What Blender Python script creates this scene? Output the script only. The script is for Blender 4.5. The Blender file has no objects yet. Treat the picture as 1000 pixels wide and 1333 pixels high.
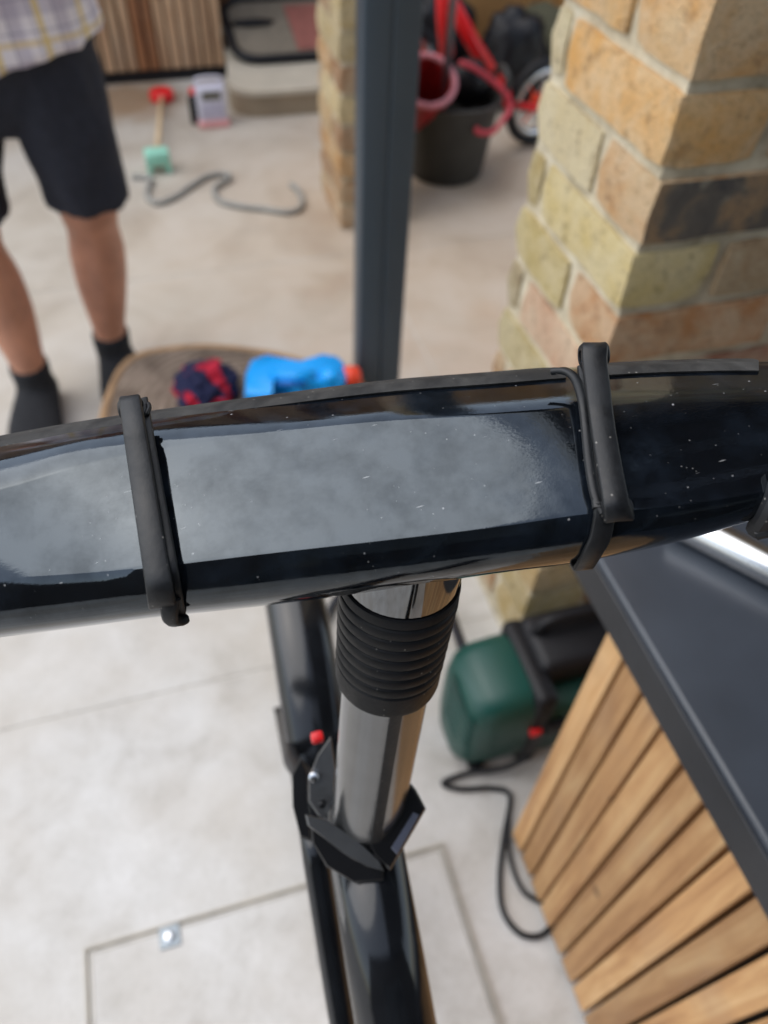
import bpy, bmesh, math, random
from mathutils import Vector as V, Matrix, noise
R = math.radians
random.seed(7)
S = bpy.context.scene
COL = S.collection

# ------------------------------------------------------------------ camera
F, CX, CY, H = 1000.0, 500.0, 666.5, 1.18      # focal length in photo pixels, eye height in metres
def _r(x, y): return V((x - CX, y - CY, F))
AZ = -_r(452, 1540).normalized()
AY = _r(39, -558); AY = (AY - AY.dot(AZ) * AZ).normalized()
AX = AY.cross(AZ)
RW = Matrix((AX, AY, AZ))                        # camera (right, down, forward) -> world
RIGHT, DOWN, FWD = RW.col[0].copy(), RW.col[1].copy(), RW.col[2].copy()
UPI, BACK = -DOWN, -FWD
EYE = V((0, 0, H))
def at(x, y, d): return EYE + (RW @ _r(x, y)) / F * d            # point seen at photo pixel, d metres along the axis
def gz(x, y, z=0.0):
    r = RW @ _r(x, y); return EYE + r * ((z - H) / r.z)
def py(x, y, Y):
    r = RW @ _r(x, y); return EYE + r * (Y / r.y)
cam_d = bpy.data.cameras.new('camera'); cam = bpy.data.objects.new('camera', cam_d); COL.objects.link(cam)
m4 = Matrix((RIGHT, UPI, BACK)).transposed().to_4x4(); m4.translation = EYE
cam.matrix_world = m4
cam_d.sensor_fit = 'VERTICAL'; cam_d.sensor_height = 36; cam_d.lens = F / 1333 * 36
cam_d.clip_start = 0.01; cam_d.clip_end = 500
cam_d.dof.use_dof = True; cam_d.dof.focus_distance = 0.265; cam_d.dof.aperture_fstop = 7.6
S.camera = cam

# ------------------------------------------------------------------ light
SUN_DIR = V((-0.46, 0.26, 0.85)).normalized()    # towards the sun
w = bpy.data.worlds.new('World'); S.world = w; w.use_nodes = True
nt = w.node_tree; nt.nodes.clear()
sky = nt.nodes.new('ShaderNodeTexSky'); sky.sky_type = 'NISHITA'; sky.sun_disc = False
sky.sun_elevation = math.asin(SUN_DIR.z); sky.sun_rotation = math.atan2(SUN_DIR.x, SUN_DIR.y)
sky.air_density = 1.3; sky.dust_density = 1.0
hs = nt.nodes.new('ShaderNodeHueSaturation'); hs.inputs['Saturation'].default_value = 0.55
bg = nt.nodes.new('ShaderNodeBackground'); bg.inputs['Strength'].default_value = 0.15
wo = nt.nodes.new('ShaderNodeOutputWorld')
nt.links.new(sky.outputs[0], hs.inputs['Color']); nt.links.new(hs.outputs[0], bg.inputs[0]); nt.links.new(bg.outputs[0], wo.inputs[0])
sl = bpy.data.lights.new('sun', 'SUN'); sl.energy = 1.25; sl.angle = R(72); sl.color = (1, .955, .89)
so = bpy.data.objects.new('sun', sl); COL.objects.link(so)
so.rotation_euler = SUN_DIR.to_track_quat('Z', 'Y').to_euler()
S.view_settings.view_transform = 'Standard'; S.view_settings.look = 'None'
S.view_settings.exposure = 0.92; S.view_settings.gamma = 1

# ------------------------------------------------------------------ materials
def srgb(r, g, b):
    f = lambda c: (c / 12.92 if c <= .04045 else ((c + .055) / 1.055) ** 2.4)
    return (f(r / 255), f(g / 255), f(b / 255), 1)
class Mat:
    def __init__(s, name, col=(.5, .5, .5, 1), rough=.5, metal=0, ior=1.5, coat=0):
        s.m = bpy.data.materials.new(name); s.m.use_nodes = True
        s.t = s.m.node_tree; s.b = s.t.nodes['Principled BSDF']
        s.i = s.b.inputs
        s.i['Base Color'].default_value = col; s.i['Roughness'].default_value = rough
        s.i['Metallic'].default_value = metal; s.i['IOR'].default_value = ior; s.i['Coat Weight'].default_value = coat
        s.m.diffuse_color = col
    def n(s, typ, **kw):
        q = s.t.nodes.new(typ)
        for k, v in kw.items():
            if k in q.inputs: q.inputs[k].default_value = v
            else: setattr(q, k, v)
        return q
    def l(s, a, b): s.t.links.new(a, b)
    def coord(s, kind='Object', scale=(1, 1, 1), rot=(0, 0, 0)):
        c = s.n('ShaderNodeTexCoord'); mp = s.n('ShaderNodeMapping')
        mp.inputs['Scale'].default_value = scale; mp.inputs['Rotation'].default_value = rot
        s.l(c.outputs[kind], mp.inputs[0]); return mp.outputs[0]
    def noise(s, vec, scale, detail=5, rough=.55, dist=0):
        q = s.n('ShaderNodeTexNoise', Scale=scale, Detail=detail, Roughness=rough, Distortion=dist)
        s.l(vec, q.inputs['Vector']); return q.outputs[0]
    def ramp(s, fac, stops):
        q = s.n('ShaderNodeValToRGB'); e = q.color_ramp.elements
        while len(e) < len(stops): e.new(.5)
        for el, (p, c) in zip(e, stops):
            el.position = p; el.color = c if hasattr(c, '__len__') else (c, c, c, 1)
        s.l(fac, q.inputs[0]); return q.outputs[0]
    def mix(s, fac, a, b, mode='MIX'):
        q = s.n('ShaderNodeMix', data_type='RGBA', blend_type=mode)
        for v, k in ((fac, 0), (a, 6), (b, 7)):
            if hasattr(v, 'is_output'): s.l(v, q.inputs[k])
            else: q.inputs[k].default_value = v
        return q.outputs[2]
    def bump(s, h, strength=.3, dist=.01):
        q = s.n('ShaderNodeBump', Strength=strength, Distance=dist); s.l(h, q.inputs['Height']); s.l(q.outputs[0], s.i['Normal'])
    def base(s, o): s.l(o, s.i['Base Color'])
    def rough(s, o): s.l(o, s.i['Roughness'])

def simple(name, c, rough=.5, metal=0, var=.18, scale=30, bump=.1, ior=1.5, coat=0):
    m = Mat(name, c, rough, metal, ior, coat); v = m.coord('Object')
    f = m.noise(v, scale, 6)
    lo = tuple(x * (1 - var) for x in c[:3]) + (1,); hi = tuple(min(1, x * (1 + var)) for x in c[:3]) + (1,)
    m.base(m.ramp(f, [(.3, lo), (.7, hi)]))
    if bump: m.bump(m.noise(v, scale * 6, 4), bump, .002)
    return m.m

def mk_stone():
    m = Mat('patio_stone', rough=.62); v = m.coord('Object')
    big = m.noise(v, 1.7, 4, .6, .4); mid = m.noise(v, 8, 7, .68, .3); fine = m.noise(v, 130, 4, .7)
    c = m.ramp(mid, [(.30, srgb(166, 162, 156)), (.47, srgb(190, 188, 184)), (.70, srgb(208, 207, 205))])
    c = m.mix(m.ramp(big, [(.42, 0), (.66, .7)]), c, srgb(176, 168, 156))
    # warm light behind the post, painted into the stone colour as a tan patch
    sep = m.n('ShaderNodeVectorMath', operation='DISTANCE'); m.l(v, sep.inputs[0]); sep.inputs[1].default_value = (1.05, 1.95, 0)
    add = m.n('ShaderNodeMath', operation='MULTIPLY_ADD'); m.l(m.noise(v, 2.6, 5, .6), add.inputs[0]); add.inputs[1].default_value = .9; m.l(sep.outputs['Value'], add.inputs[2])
    warm_patch = m.ramp(add.outputs[0], [(.78, .8), (1.0, .55), ]); 
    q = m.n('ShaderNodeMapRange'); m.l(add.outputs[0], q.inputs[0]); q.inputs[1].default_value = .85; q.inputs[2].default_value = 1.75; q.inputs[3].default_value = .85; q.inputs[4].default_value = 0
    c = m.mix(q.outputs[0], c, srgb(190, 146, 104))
    d2 = m.n('ShaderNodeVectorMath', operation='DISTANCE'); m.l(v, d2.inputs[0]); d2.inputs[1].default_value = (-.02, 3.17, 0)
    a2 = m.n('ShaderNodeMath', operation='MULTIPLY_ADD'); m.l(m.noise(v, 7, 4, .6), a2.inputs[0]); a2.inputs[1].default_value = .25; m.l(d2.outputs['Value'], a2.inputs[2])
    STAIN = m.ramp(a2.outputs[0], [(.24, .85), (.38, 0)])
    # beige tone that grows, broken by noise, towards the far yard
    sx = m.n('ShaderNodeSeparateXYZ'); m.l(v, sx.inputs[0])
    far = m.n('ShaderNodeMath', operation='MULTIPLY_ADD'); m.l(m.noise(v, 1.3, 5, .65), far.inputs[0]); far.inputs[1].default_value = 2.2; m.l(sx.outputs[1], far.inputs[2])
    fr = m.n('ShaderNodeMapRange'); m.l(far.outputs[0], fr.inputs[0]); fr.inputs[1].default_value = 1.6; fr.inputs[2].default_value = 2.8; fr.inputs[3].default_value = 0; fr.inputs[4].default_value = .72
    c = m.mix(fr.outputs[0], c, m.ramp(m.noise(v, 3.6, 6, .62, .6), [(.32, srgb(160, 147, 130)), (.5, srgb(182, 172, 156)), (.68, srgb(194, 187, 175))]))
    c = m.mix(STAIN, c, srgb(142, 112, 80))
    c = m.mix(m.ramp(fine, [(.3, .16), (.5, 0)]), c, srgb(120, 112, 100))
    m.base(c); m.rough(m.ramp(mid, [(.3, .5), (.7, .75)])); m.bump(fine, .12, .002)
    return m.m
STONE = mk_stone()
GROUT = simple('grout', srgb(188, 184, 176), .9); RIMG = simple('rim_grout', srgb(166, 160, 149), .9)

def mk_brick(name, dark=False):
    m = Mat(name, rough=.9); v = m.coord('Object')
    oi = m.n('ShaderNodeObjectInfo')
    off = m.n('ShaderNodeVectorMath', operation='MULTIPLY_ADD'); m.l(v, off.inputs[0]); off.inputs[1].default_value = (1, 1, 1)
    rr = m.n('ShaderNodeCombineXYZ'); mul = m.n('ShaderNodeMath', operation='MULTIPLY'); m.l(oi.outputs['Random'], mul.inputs[0]); mul.inputs[1].default_value = 37.0
    m.l(mul.outputs[0], rr.inputs[0]); m.l(mul.outputs[0], rr.inputs[1]); m.l(rr.outputs[0], off.inputs[2])
    p = off.outputs[0]
    a = m.noise(p, 16, 6, .65, .5); b = m.noise(p, 55, 6, .7); f = m.noise(p, 260, 4, .7)
    base = oi.outputs['Color'] if not dark else None
    if dark:
        c = m.ramp(a, [(.36, srgb(74, 70, 68)), (.52, srgb(104, 95, 84)), (.62, srgb(158, 128, 94))])
    else:
        c = m.mix(m.ramp(a, [(.36, .0), (.6, .7)]), base, m.mix(.6, base, srgb(228, 218, 190)))
        c = m.mix(m.ramp(b, [(.34, .7), (.46, 0)]), c, m.mix(.65, base, srgb(96, 72, 54)))
        c = m.mix(m.ramp(m.noise(p, 7, 4, .6), [(.55, 0), (.72, .6)]), c, m.mix(.5, base, srgb(212, 205, 170)))
    c = m.mix(m.ramp(f, [(.34, .45), (.45, 0)]), c, srgb(82, 66, 50))
    c = m.mix(m.ramp(m.noise(p, 34, 7, .75, 1.2), [(.58, 0), (.68, .35)]), c, srgb(226, 214, 186))
    m.base(c)
    hh = m.n('ShaderNodeMath', operation='ADD'); m.l(b, hh.inputs[0]); m.l(f, hh.inputs[1])
    m.bump(hh.outputs[0], .9, .006)
    return m.m
BRICK = mk_brick('stock_brick'); BRICK_DARK = mk_brick('burnt_brick', True)
def mk_mortar():
    m = Mat('mortar', rough=.95); v = m.coord('Object')
    c = m.ramp(m.noise(v, 22, 6, .7), [(.3, srgb(160, 148, 124)), (.5, srgb(202, 190, 164)), (.72, srgb(222, 214, 192))])
    m.base(c); m.bump(m.noise(v, 140, 5, .75), .8, .004); return m.m
MORTAR = mk_mortar()

def mk_wood(name, c0, c1, c2, axis='Z', rough=.6, grain=1.0):
    m = Mat(name, rough=rough)
    sc = {'Z': (60, 60, 3.5), 'X': (3.5, 60, 60), 'Y': (60, 3.5, 60)}[axis]
    c = m.n('ShaderNodeTexCoord'); oi = m.n('ShaderNodeObjectInfo')
    ad = m.n('ShaderNodeVectorMath', operation='ADD'); cb = m.n('ShaderNodeCombineXYZ'); mu = m.n('ShaderNodeMath', operation='MULTIPLY')
    m.l(oi.outputs['Random'], mu.inputs[0]); mu.inputs[1].default_value = 20
    for k in range(3): m.l(mu.outputs[0], cb.inputs[k])
    m.l(c.outputs['Object'], ad.inputs[0]); m.l(cb.outputs[0], ad.inputs[1])
    mp = m.n('ShaderNodeMapping'); mp.inputs['Scale'].default_value = sc; m.l(ad.outputs[0], mp.inputs[0])
    g = m.noise(mp.outputs[0], grain, 6, .6, .6); blot = m.noise(ad.outputs[0], 9, 4, .6)
    col = m.ramp(g, [(.3, c0), (.52, c1), (.72, c2)])
    col = m.mix(m.ramp(blot, [(.5, 0), (.72, .45)]), col, c0)
    col = m.mix(m.ramp(m.noise(ad.outputs[0], 5, 5, .6), [(.52, 0), (.7, .4)]), col, m.mix(.5, c1, srgb(150, 140, 126)))
    vk = m.n('ShaderNodeTexVoronoi', Scale=7.0); m.l(ad.outputs[0], vk.inputs['Vector']); col = m.mix(m.ramp(vk.outputs['Distance'], [(.03, .7), (.07, 0)]), col, tuple(x * .35 for x in c0[:3]) + (1,))
    hv = m.n('ShaderNodeHueSaturation'); vv = m.n('ShaderNodeMapRange'); m.l(oi.outputs['Random'], vv.inputs[0]); vv.inputs[3].default_value = .78; vv.inputs[4].default_value = 1.16
    m.l(vv.outputs[0], hv.inputs['Value']); m.l(col, hv.inputs['Color'])
    m.base(hv.outputs[0]); m.bump(g, .15, .002); return m.m
SLAT = mk_wood('cedar_slat', srgb(154, 108, 66), srgb(190, 146, 98), srgb(210, 174, 126))
CLAD = mk_wood('cladding_timber', srgb(150, 112, 82), srgb(190, 154, 120), srgb(208, 178, 144), rough=.75)
CLADD = mk_wood('stained_timber', srgb(104, 64, 40), srgb(142, 94, 60), srgb(166, 118, 80), rough=.75)
BOARD = mk_wood('store_board', srgb(150, 104, 52), srgb(190, 142, 82), srgb(208, 164, 104), rough=.8)
STUMPTOP = None

def mk_gloss():
    """glossy black lacquer with a dusty film, smudges and scratches"""
    m = Mat('gloss_black_lacquer', (.006, .007, .009, 1), .08, 0, 1.74); v = m.coord('Object')
    vs = m.coord('Object', (1, 2.2, 2.2), (0, 0, .5))
    smu = m.noise(v, 70, 8, .66, .15); big = m.noise(v, 22, 4, .6, .1)
    film = m.n('ShaderNodeMath', operation='MULTIPLY'); m.l(m.ramp(smu, [(.38, 0), (.68, 1)]), film.inputs[0]); m.l(m.ramp(big, [(.36, .1), (.64, 1)]), film.inputs[1])
    vo = m.n('ShaderNodeTexVoronoi', Scale=330.0, Randomness=1.0); m.l(v, vo.inputs['Vector'])
    sel = m.n('ShaderNodeSeparateColor'); m.l(vo.outputs['Color'], sel.inputs[0])
    spot = m.n('ShaderNodeMath', operation='MULTIPLY'); m.l(m.ramp(vo.outputs['Distance'], [(.06, 1), (.17, 0)]), spot.inputs[0]); m.l(m.ramp(sel.outputs[0], [(.93, 0), (.99, 1)]), spot.inputs[1])
    v3 = m.n('ShaderNodeTexVoronoi', Scale=720.0, Randomness=1.0); m.l(v, v3.inputs['Vector'])
    s3 = m.n('ShaderNodeSeparateColor'); m.l(v3.outputs['Color'], s3.inputs[0])
    fine_ = m.n('ShaderNodeMath', operation='MULTIPLY'); m.l(m.ramp(v3.outputs['Distance'], [(.10, .8), (.28, 0)]), fine_.inputs[0]); m.l(m.ramp(s3.outputs[2], [(.94, 0), (.995, .8)]), fine_.inputs[1])
    clus = m.n('ShaderNodeMath', operation='MULTIPLY'); m.l(fine_.outputs[0], clus.inputs[0]); m.l(m.ramp(m.noise(v, 26, 3, .6), [(.42, .05), (.62, 1)]), clus.inputs[1])
    vl = m.coord('Object', (70, 420, 300), (.3, .5, .9))
    v2 = m.n('ShaderNodeTexVoronoi', Scale=1.0, Randomness=1.0); m.l(vl, v2.inputs['Vector'])
    s2 = m.n('ShaderNodeSeparateColor'); m.l(v2.outputs['Color'], s2.inputs[0])
    scr = m.n('ShaderNodeMath', operation='MULTIPLY'); m.l(m.ramp(v2.outputs['Distance'], [(.05, 1), (.13, 0)]), scr.inputs[0]); m.l(m.ramp(s2.outputs[1], [(.88, 0), (.93, .8)]), scr.inputs[1])
    c = m.mix(film.outputs[0], (.0028, .0034, .0046, 1), (.009, .0135, .021, 1))
    grime = m.noise(v, 58, 9, .66, .1); m.l(m.ramp(grime, [(.31, .33), (.58, .51)]), m.i['Specular IOR Level'])
    c = m.mix(spot.outputs[0], c, srgb(150, 150, 150)); c = m.mix(clus.outputs[0], c, srgb(140, 140, 138)); c = m.mix(scr.outputs[0], c, srgb(140, 140, 140))
    m.base(c); m.i['Specular Tint'].default_value = (.80, .91, 1, 1)
    m.rough(m.ramp(film.outputs[0], [(0, .04), (.5, .12), (1, .22)]))
    m.bump(m.noise(vs, 600, 3), .015, .001)
    return m.m
GLOSS = mk_gloss()
GLOSS2 = simple('black_frame_paint', (.008, .009, .011, 1), .14, 0, .3, 40, .02, 1.5)
GUNMETAL = simple('polished_column', srgb(124, 125, 126), .19, .9, .12, 25, .03)
BLKCHROME = simple('black_chrome', srgb(120, 122, 124), .06, 1, .05, 20, 0)
def mk_rubber(name, lo, hi, rough=.55):
    m = Mat(name, lo, rough); v = m.coord('Object')
    f = m.noise(v, 60, 6, .7, .4)
    c = m.ramp(f, [(.4, lo), (.72, hi)])
    vo = m.n('ShaderNodeTexVoronoi', Scale=420.0); m.l(v, vo.inputs['Vector'])
    sel = m.n('ShaderNodeSeparateColor'); m.l(vo.outputs['Color'], sel.inputs[0])
    sp = m.n('ShaderNodeMath', operation='MULTIPLY'); m.l(m.ramp(vo.outputs['Distance'], [(.08, 1), (.2, 0)]), sp.inputs[0]); m.l(m.ramp(sel.outputs[0], [(.86, 0), (.9, .7)]), sp.inputs[1])
    m.base(m.mix(sp.outputs[0], c, srgb(140, 136, 130))); m.bump(m.noise(v, 500, 4), .12, .001); m.rough(m.ramp(f, [(.3, rough - .12), (.7, rough + .15)]))
    m.i['Specular IOR Level'].default_value = .38
    return m.m
BOOT = mk_rubber('boot_rubber', (.004, .0042, .005, 1), (.009, .0095, .011, 1), .5); BOOT.node_tree.nodes['Principled BSDF'].inputs['Specular IOR Level'].default_value = .2
RUBBER = mk_rubber('black_rubber', (.005, .0055, .0065, 1), (.012, .0135, .016, 1), .46)
DUSTY = mk_rubber('dusty_rubber', (.010, .010, .010, 1), (.055, .053, .050, 1), .7)
ANTHRA = simple('anthracite_paint', srgb(60, 72, 82), .38, 0, .06, 8, .02)
WORKTOP = simple('worktop_slate', srgb(54, 59, 67), .28, 0, .2, 9, .05)
CHROME = simple('brushed_metal', srgb(200, 202, 205), .22, 1, .05, 20, 0)
GREEN = simple('green_plastic', srgb(15, 68, 60), .4, 0, .08, 10, .05)
GREEND = simple('dark_green_plastic', srgb(14, 58, 50), .45, 0, .08, 10, .05)
BLACKP = simple('black_plastic', (.009, .009, .011, 1), .45, 0, .2, 20, .05)
BLACKP.node_tree.nodes['Principled BSDF'].inputs['Specular IOR Level'].default_value = .28
REDP = simple('red_plastic', srgb(222, 24, 30), .35, 0, .08, 10, 0)
PINKP = simple('faded_red_plastic', srgb(202, 66, 78), .5, 0, .15, 10, 0)
BLUEP = simple('blue_plastic', srgb(0, 158, 240), .35, 0, .05, 10, 0)
ORANGEP = simple('orange_plastic', srgb(232, 74, 46), .4, 0, .05, 10, 0)
MINTP = simple('mint_paint', srgb(150, 212, 190), .5, 0, .08, 20, 0)
WHITEP = simple('white_plastic', srgb(206, 204, 216), .45, 0, .05, 10, 0)
GREYHOSE = simple('grey_hose', srgb(146, 145, 140), .6, 0, .2, 30, .1)
TUBM = simple('trug_rubber', srgb(54, 53, 50), .6, 0, .2, 15, .1)
SKIN = simple('skin', srgb(186, 132, 106), .5, 0, .2, 18, .15)
SKIN.node_tree.nodes['Principled BSDF'].inputs['Subsurface Weight'].default_value = .06
NAVY = simple('navy_cotton', srgb(36, 38, 48), .9, 0, .2, 60, .25)
SOCK = simple('black_knit', (.014, .015, .018, 1), .95, 0, .3, 80, .4)
HAIR = simple('dark_hair', srgb(52, 40, 32), .7, 0, .3, 60, .3)
DARKV = simple('dark_stain_timber', srgb(38, 33, 29), .8, 0, .3, 20, .1)
CARD = simple('brown_card', srgb(172, 128, 78), .85, 0, .12, 8, .05)
PALESTONE = simple('pale_step_stone', srgb(188, 178, 160), .8, 0, .1, 8, .15)
STEPFACE = simple('brown_step_riser', srgb(150, 134, 112), .85, 0, .14, 8, .15)  # riser given a browner tone than the tread
def mk_plaid():
    m = Mat('check_shirt', rough=.9); v = m.coord('Object')
    sx = m.n('ShaderNodeSeparateXYZ'); m.l(v, sx.inputs[0])
    ad = m.n('ShaderNodeMath', operation='MULTIPLY_ADD'); m.l(sx.outputs[1], ad.inputs[0]); ad.inputs[1].default_value = .6; m.l(sx.outputs[0], ad.inputs[2])
    def stripe(o, per, w, ph):
        a = m.n('ShaderNodeMath', operation='MULTIPLY_ADD'); m.l(o, a.inputs[0]); a.inputs[1].default_value = 1 / per; a.inputs[2].default_value = ph
        b = m.n('ShaderNodeMath', operation='FRACT'); m.l(a.outputs[0], b.inputs[0])
        c = m.n('ShaderNodeMath', operation='LESS_THAN'); m.l(b.outputs[0], c.inputs[0]); c.inputs[1].default_value = w; return c.outputs[0]
    def half(o, k):
        a = m.n('ShaderNodeMath', operation='MULTIPLY'); m.l(o, a.inputs[0]); a.inputs[1].default_value = k; return a.outputs[0]
    c = srgb(232, 224, 226)
    X, Zc = ad.outputs[0], sx.outputs[2]
    c = m.mix(half(stripe(X, .088, .30, .1), .5), c, srgb(168, 158, 176)); c = m.mix(half(stripe(Zc, .088, .30, .3), .5), c, srgb(168, 158, 176))
    c = m.mix(half(stripe(X, .088, .13, .5), .75), c, srgb(222, 192, 104)); c = m.mix(half(stripe(Zc, .088, .10, .75), .6), c, srgb(222, 192, 120))
    c = m.mix(half(stripe(X, .044, .06, .2), .5), c, srgb(110, 104, 130)); c = m.mix(half(stripe(Zc, .044, .06, .1), .5), c, srgb(110, 104, 130))
    m.base(c); m.bump(m.noise(v, 400, 3), .15, .001); return m.m
PLAID = mk_plaid()
def mk_cloth():
    m = Mat('red_navy_cloth', rough=.95); v = m.coord('Object')
    m.base(m.ramp(m.noise(v, 11, 1, .5, .5), [(.47, srgb(24, 28, 62)), (.50, srgb(178, 26, 52))])); m.bump(m.noise(v, 160, 4), .4, .003); return m.m
CLOTH = mk_cloth()
def mk_stump():
    m = Mat('weathered_stump_top', rough=.9); v = m.coord('Object', (1, 1, .05))
    wv = m.n('ShaderNodeTexWave', wave_type='RINGS', rings_direction='Z', Scale=18.0, Distortion=5.0, Detail=4.0); m.l(v, wv.inputs[0])
    c = m.ramp(wv.outputs[0], [(.2, srgb(116, 100, 86)), (.7, srgb(146, 130, 115))])
    c = m.mix(m.ramp(m.noise(v, 12, 6, .7), [(.38, .8), (.6, 0)]), c, srgb(84, 70, 58)); m.base(c); m.bump(m.noise(v, 70, 6, .7), .5, .006); return m.m
STUMPTOP = mk_stump()
BARK = simple('stripped_bark', srgb(164, 132, 98), .85, 0, .25, 25, .4)
BARKD = simple('dark_bark', srgb(112, 92, 76), .9, 0, .25, 30, .4)

# ------------------------------------------------------------------ mesh helpers
def link(name, me, mat=None, parent=None, smooth=None):
    o = bpy.data.objects.new(name, me); COL.objects.link(o)
    if mat and not me.materials: me.materials.append(mat)
    if smooth is not None:
        for p in me.polygons: p.use_smooth = True
        if smooth > 0: me.set_sharp_from_angle(angle=R(smooth))
    if parent: o.parent = parent
    return o
def bm_obj(name, bm, mat, parent=None, smooth=35, recalc=True):
    if recalc: bmesh.ops.recalc_face_normals(bm, faces=bm.faces)
    me = bpy.data.meshes.new(name); bm.to_mesh(me); bm.free()
    return link(name, me, mat, parent, smooth)
def tag(o, label=None, cat=None, group=None, kind=None):
    if label: o['label'] = label
    if cat: o['category'] = cat
    if group: o['group'] = group
    if kind: o['kind'] = kind
    return o
def thing(name, loc, label, cat, group=None, rz=0):
    o = bpy.data.objects.new(name, None); COL.objects.link(o); o.location = loc; o.rotation_euler.z = rz
    o.empty_display_size = .05
    return tag(o, label, cat, group)
def box(bm, lo, hi, bev=0, seg=2):
    vs = [bm.verts.new((x, y, z)) for z in (lo[2], hi[2]) for y in (lo[1], hi[1]) for x in (lo[0], hi[0])]
    fs = [bm.faces.new([vs[i] for i in f]) for f in ((0, 2, 3, 1), (4, 5, 7, 6), (0, 1, 5, 4), (2, 6, 7, 3), (0, 4, 6, 2), (1, 3, 7, 5))]
    if bev:
        es = {e for f in fs for e in f.edges}
        bmesh.ops.bevel(bm, geom=list(es), offset=bev, segments=seg, profile=.5, affect='EDGES')
def spline(pts, n=8, closed=False):
    pts = [V(p) for p in pts]; out = []; N = len(pts)
    if N < 3 and not closed: return pts
    for i in range(N if closed else N - 1):
        if closed: p0, p1, p2, p3 = pts[i - 1], pts[i], pts[(i + 1) % N], pts[(i + 2) % N]
        else: p0, p1, p2, p3 = pts[max(i - 1, 0)], pts[i], pts[i + 1], pts[min(i + 2, N - 1)]
        for k in range(n):
            t = k / n
            out.append(.5 * ((2 * p1) + (p2 - p0) * t + (2 * p0 - 5 * p1 + 4 * p2 - p3) * t * t + (3 * p1 - p0 - 3 * p2 + p3) * t ** 3))
    if not closed: out.append(pts[-1])
    return out
def loft(bm, rings, cap=True, closed=False):
    vr = [[bm.verts.new(p) for p in r] for r in rings]; n = len(vr[0])
    for a, b in list(zip(vr, vr[1:])) + ([(vr[-1], vr[0])] if closed else []):
        for i in range(n): bm.faces.new((a[i], a[(i + 1) % n], b[(i + 1) % n], b[i]))
    if cap and not closed: bm.faces.new(vr[0][::-1]); bm.faces.new(vr[-1])
    return vr
def tube(bm, pts, r, seg=14, cap=True, closed=False):
    pts = [V(p) for p in pts]; rad = r if hasattr(r, '__len__') else [r] * len(pts); rings = []; up = None; n = len(pts)
    for i, p in enumerate(pts):
        if closed: t = (pts[(i + 1) % n] - pts[i - 1]).normalized()
        else: t = (pts[min(i + 1, n - 1)] - pts[max(i - 1, 0)]).normalized()
        if up is None: up = t.orthogonal().normalized()
        up = (up - up.dot(t) * t).normalized(); s = t.cross(up)
        rings.append([p + rad[i] * (math.cos(a) * up + math.sin(a) * s) for a in [2 * math.pi * k / seg for k in range(seg)]])
    loft(bm, rings, cap, closed)
def lathe(bm, o, ax, prof, seg=40, cap=True):
    """prof: (distance along axis, radius)"""
    o, ax = V(o), V(ax).normalized(); u = ax.orthogonal().normalized(); s = ax.cross(u)
    loft(bm, [[o + ax * d + r * (math.cos(a) * u + math.sin(a) * s) for a in [2 * math.pi * k / seg for k in range(seg)]] for d, r in prof], cap)
def band(bm, pts, wv, w, t):
    """flat strap: path pts, width direction wv (vector or list), width w, thickness t, slightly rounded edges"""
    pts = [V(p) for p in pts]; rings = []; n = len(pts)
    for i, p in enumerate(pts):
        tg = (pts[min(i + 1, n - 1)] - pts[max(i - 1, 0)]).normalized()
        wd = (wv[i] if isinstance(wv, list) else wv); wd = (wd - wd.dot(tg) * tg).normalized(); nn = tg.cross(wd)
        ww = (w[i] if isinstance(w, list) else w) / 2; tt = t / 2; e = tt * .5
        rings.append([p + wd * a + nn * b for a, b in ((-ww, -tt + e), (-ww + e, -tt), (ww - e, -tt), (ww, -tt + e), (ww, tt - e), (ww - e, tt), (-ww + e, tt), (-ww, tt - e))])
    loft(bm, rings)
def ell(bm, c, r, seg=14):
    m = Matrix.Translation(V(c)) @ Matrix.Diagonal(V((r[0], r[1], r[2], 1)))
    bmesh.ops.create_uvsphere(bm, u_segments=seg, v_segments=max(6, seg * 2 // 3), radius=1, matrix=m)
def fuse(name, bm, mat, parent, voxel=.008, smooth=4):
    """voxel-join overlapping shapes into one continuous skin"""
    me = bpy.data.meshes.new(name); bmesh.ops.recalc_face_normals(bm, faces=bm.faces); bm.to_mesh(me); bm.free()
    o = bpy.data.objects.new(name, me); COL.objects.link(o)
    a = o.modifiers.new('r', 'REMESH'); a.mode = 'VOXEL'; a.voxel_size = voxel
    b = o.modifiers.new('s', 'SMOOTH'); b.iterations = smooth; b.factor = .5
    dg = bpy.context.evaluated_depsgraph_get(); dg.update()
    nm = bpy.data.meshes.new_from_object(o.evaluated_get(dg)); bpy.data.objects.remove(o); bpy.data.meshes.remove(me)
    nm.materials.clear(); nm.materials.append(mat); nm.name = name
    return link(name, nm, None, parent, 0)

# ================================================================== GROUND
bm = bmesh.new(); box(bm, (-30, -30, -.2), (30, 30, -.0022))
floor = tag(bm_obj('patio_floor', bm, GROUT, smooth=None), kind='structure')
SX, SY, JX, JY = 1.2, 1.265, -.62, .685
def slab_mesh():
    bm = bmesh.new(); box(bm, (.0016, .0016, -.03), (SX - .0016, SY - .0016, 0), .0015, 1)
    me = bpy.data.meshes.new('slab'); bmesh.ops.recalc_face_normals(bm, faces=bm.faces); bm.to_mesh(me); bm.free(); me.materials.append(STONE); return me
sm = slab_mesh()
# world-space stone pattern: each slab keeps its own offset mesh so the colour is not repeated
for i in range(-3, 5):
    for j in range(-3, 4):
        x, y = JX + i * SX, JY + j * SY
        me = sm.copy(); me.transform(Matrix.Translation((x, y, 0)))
        o = link('paving_slab', me, None, floor); o.location = (0, 0, random.uniform(-.0006, .0004))
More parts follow.
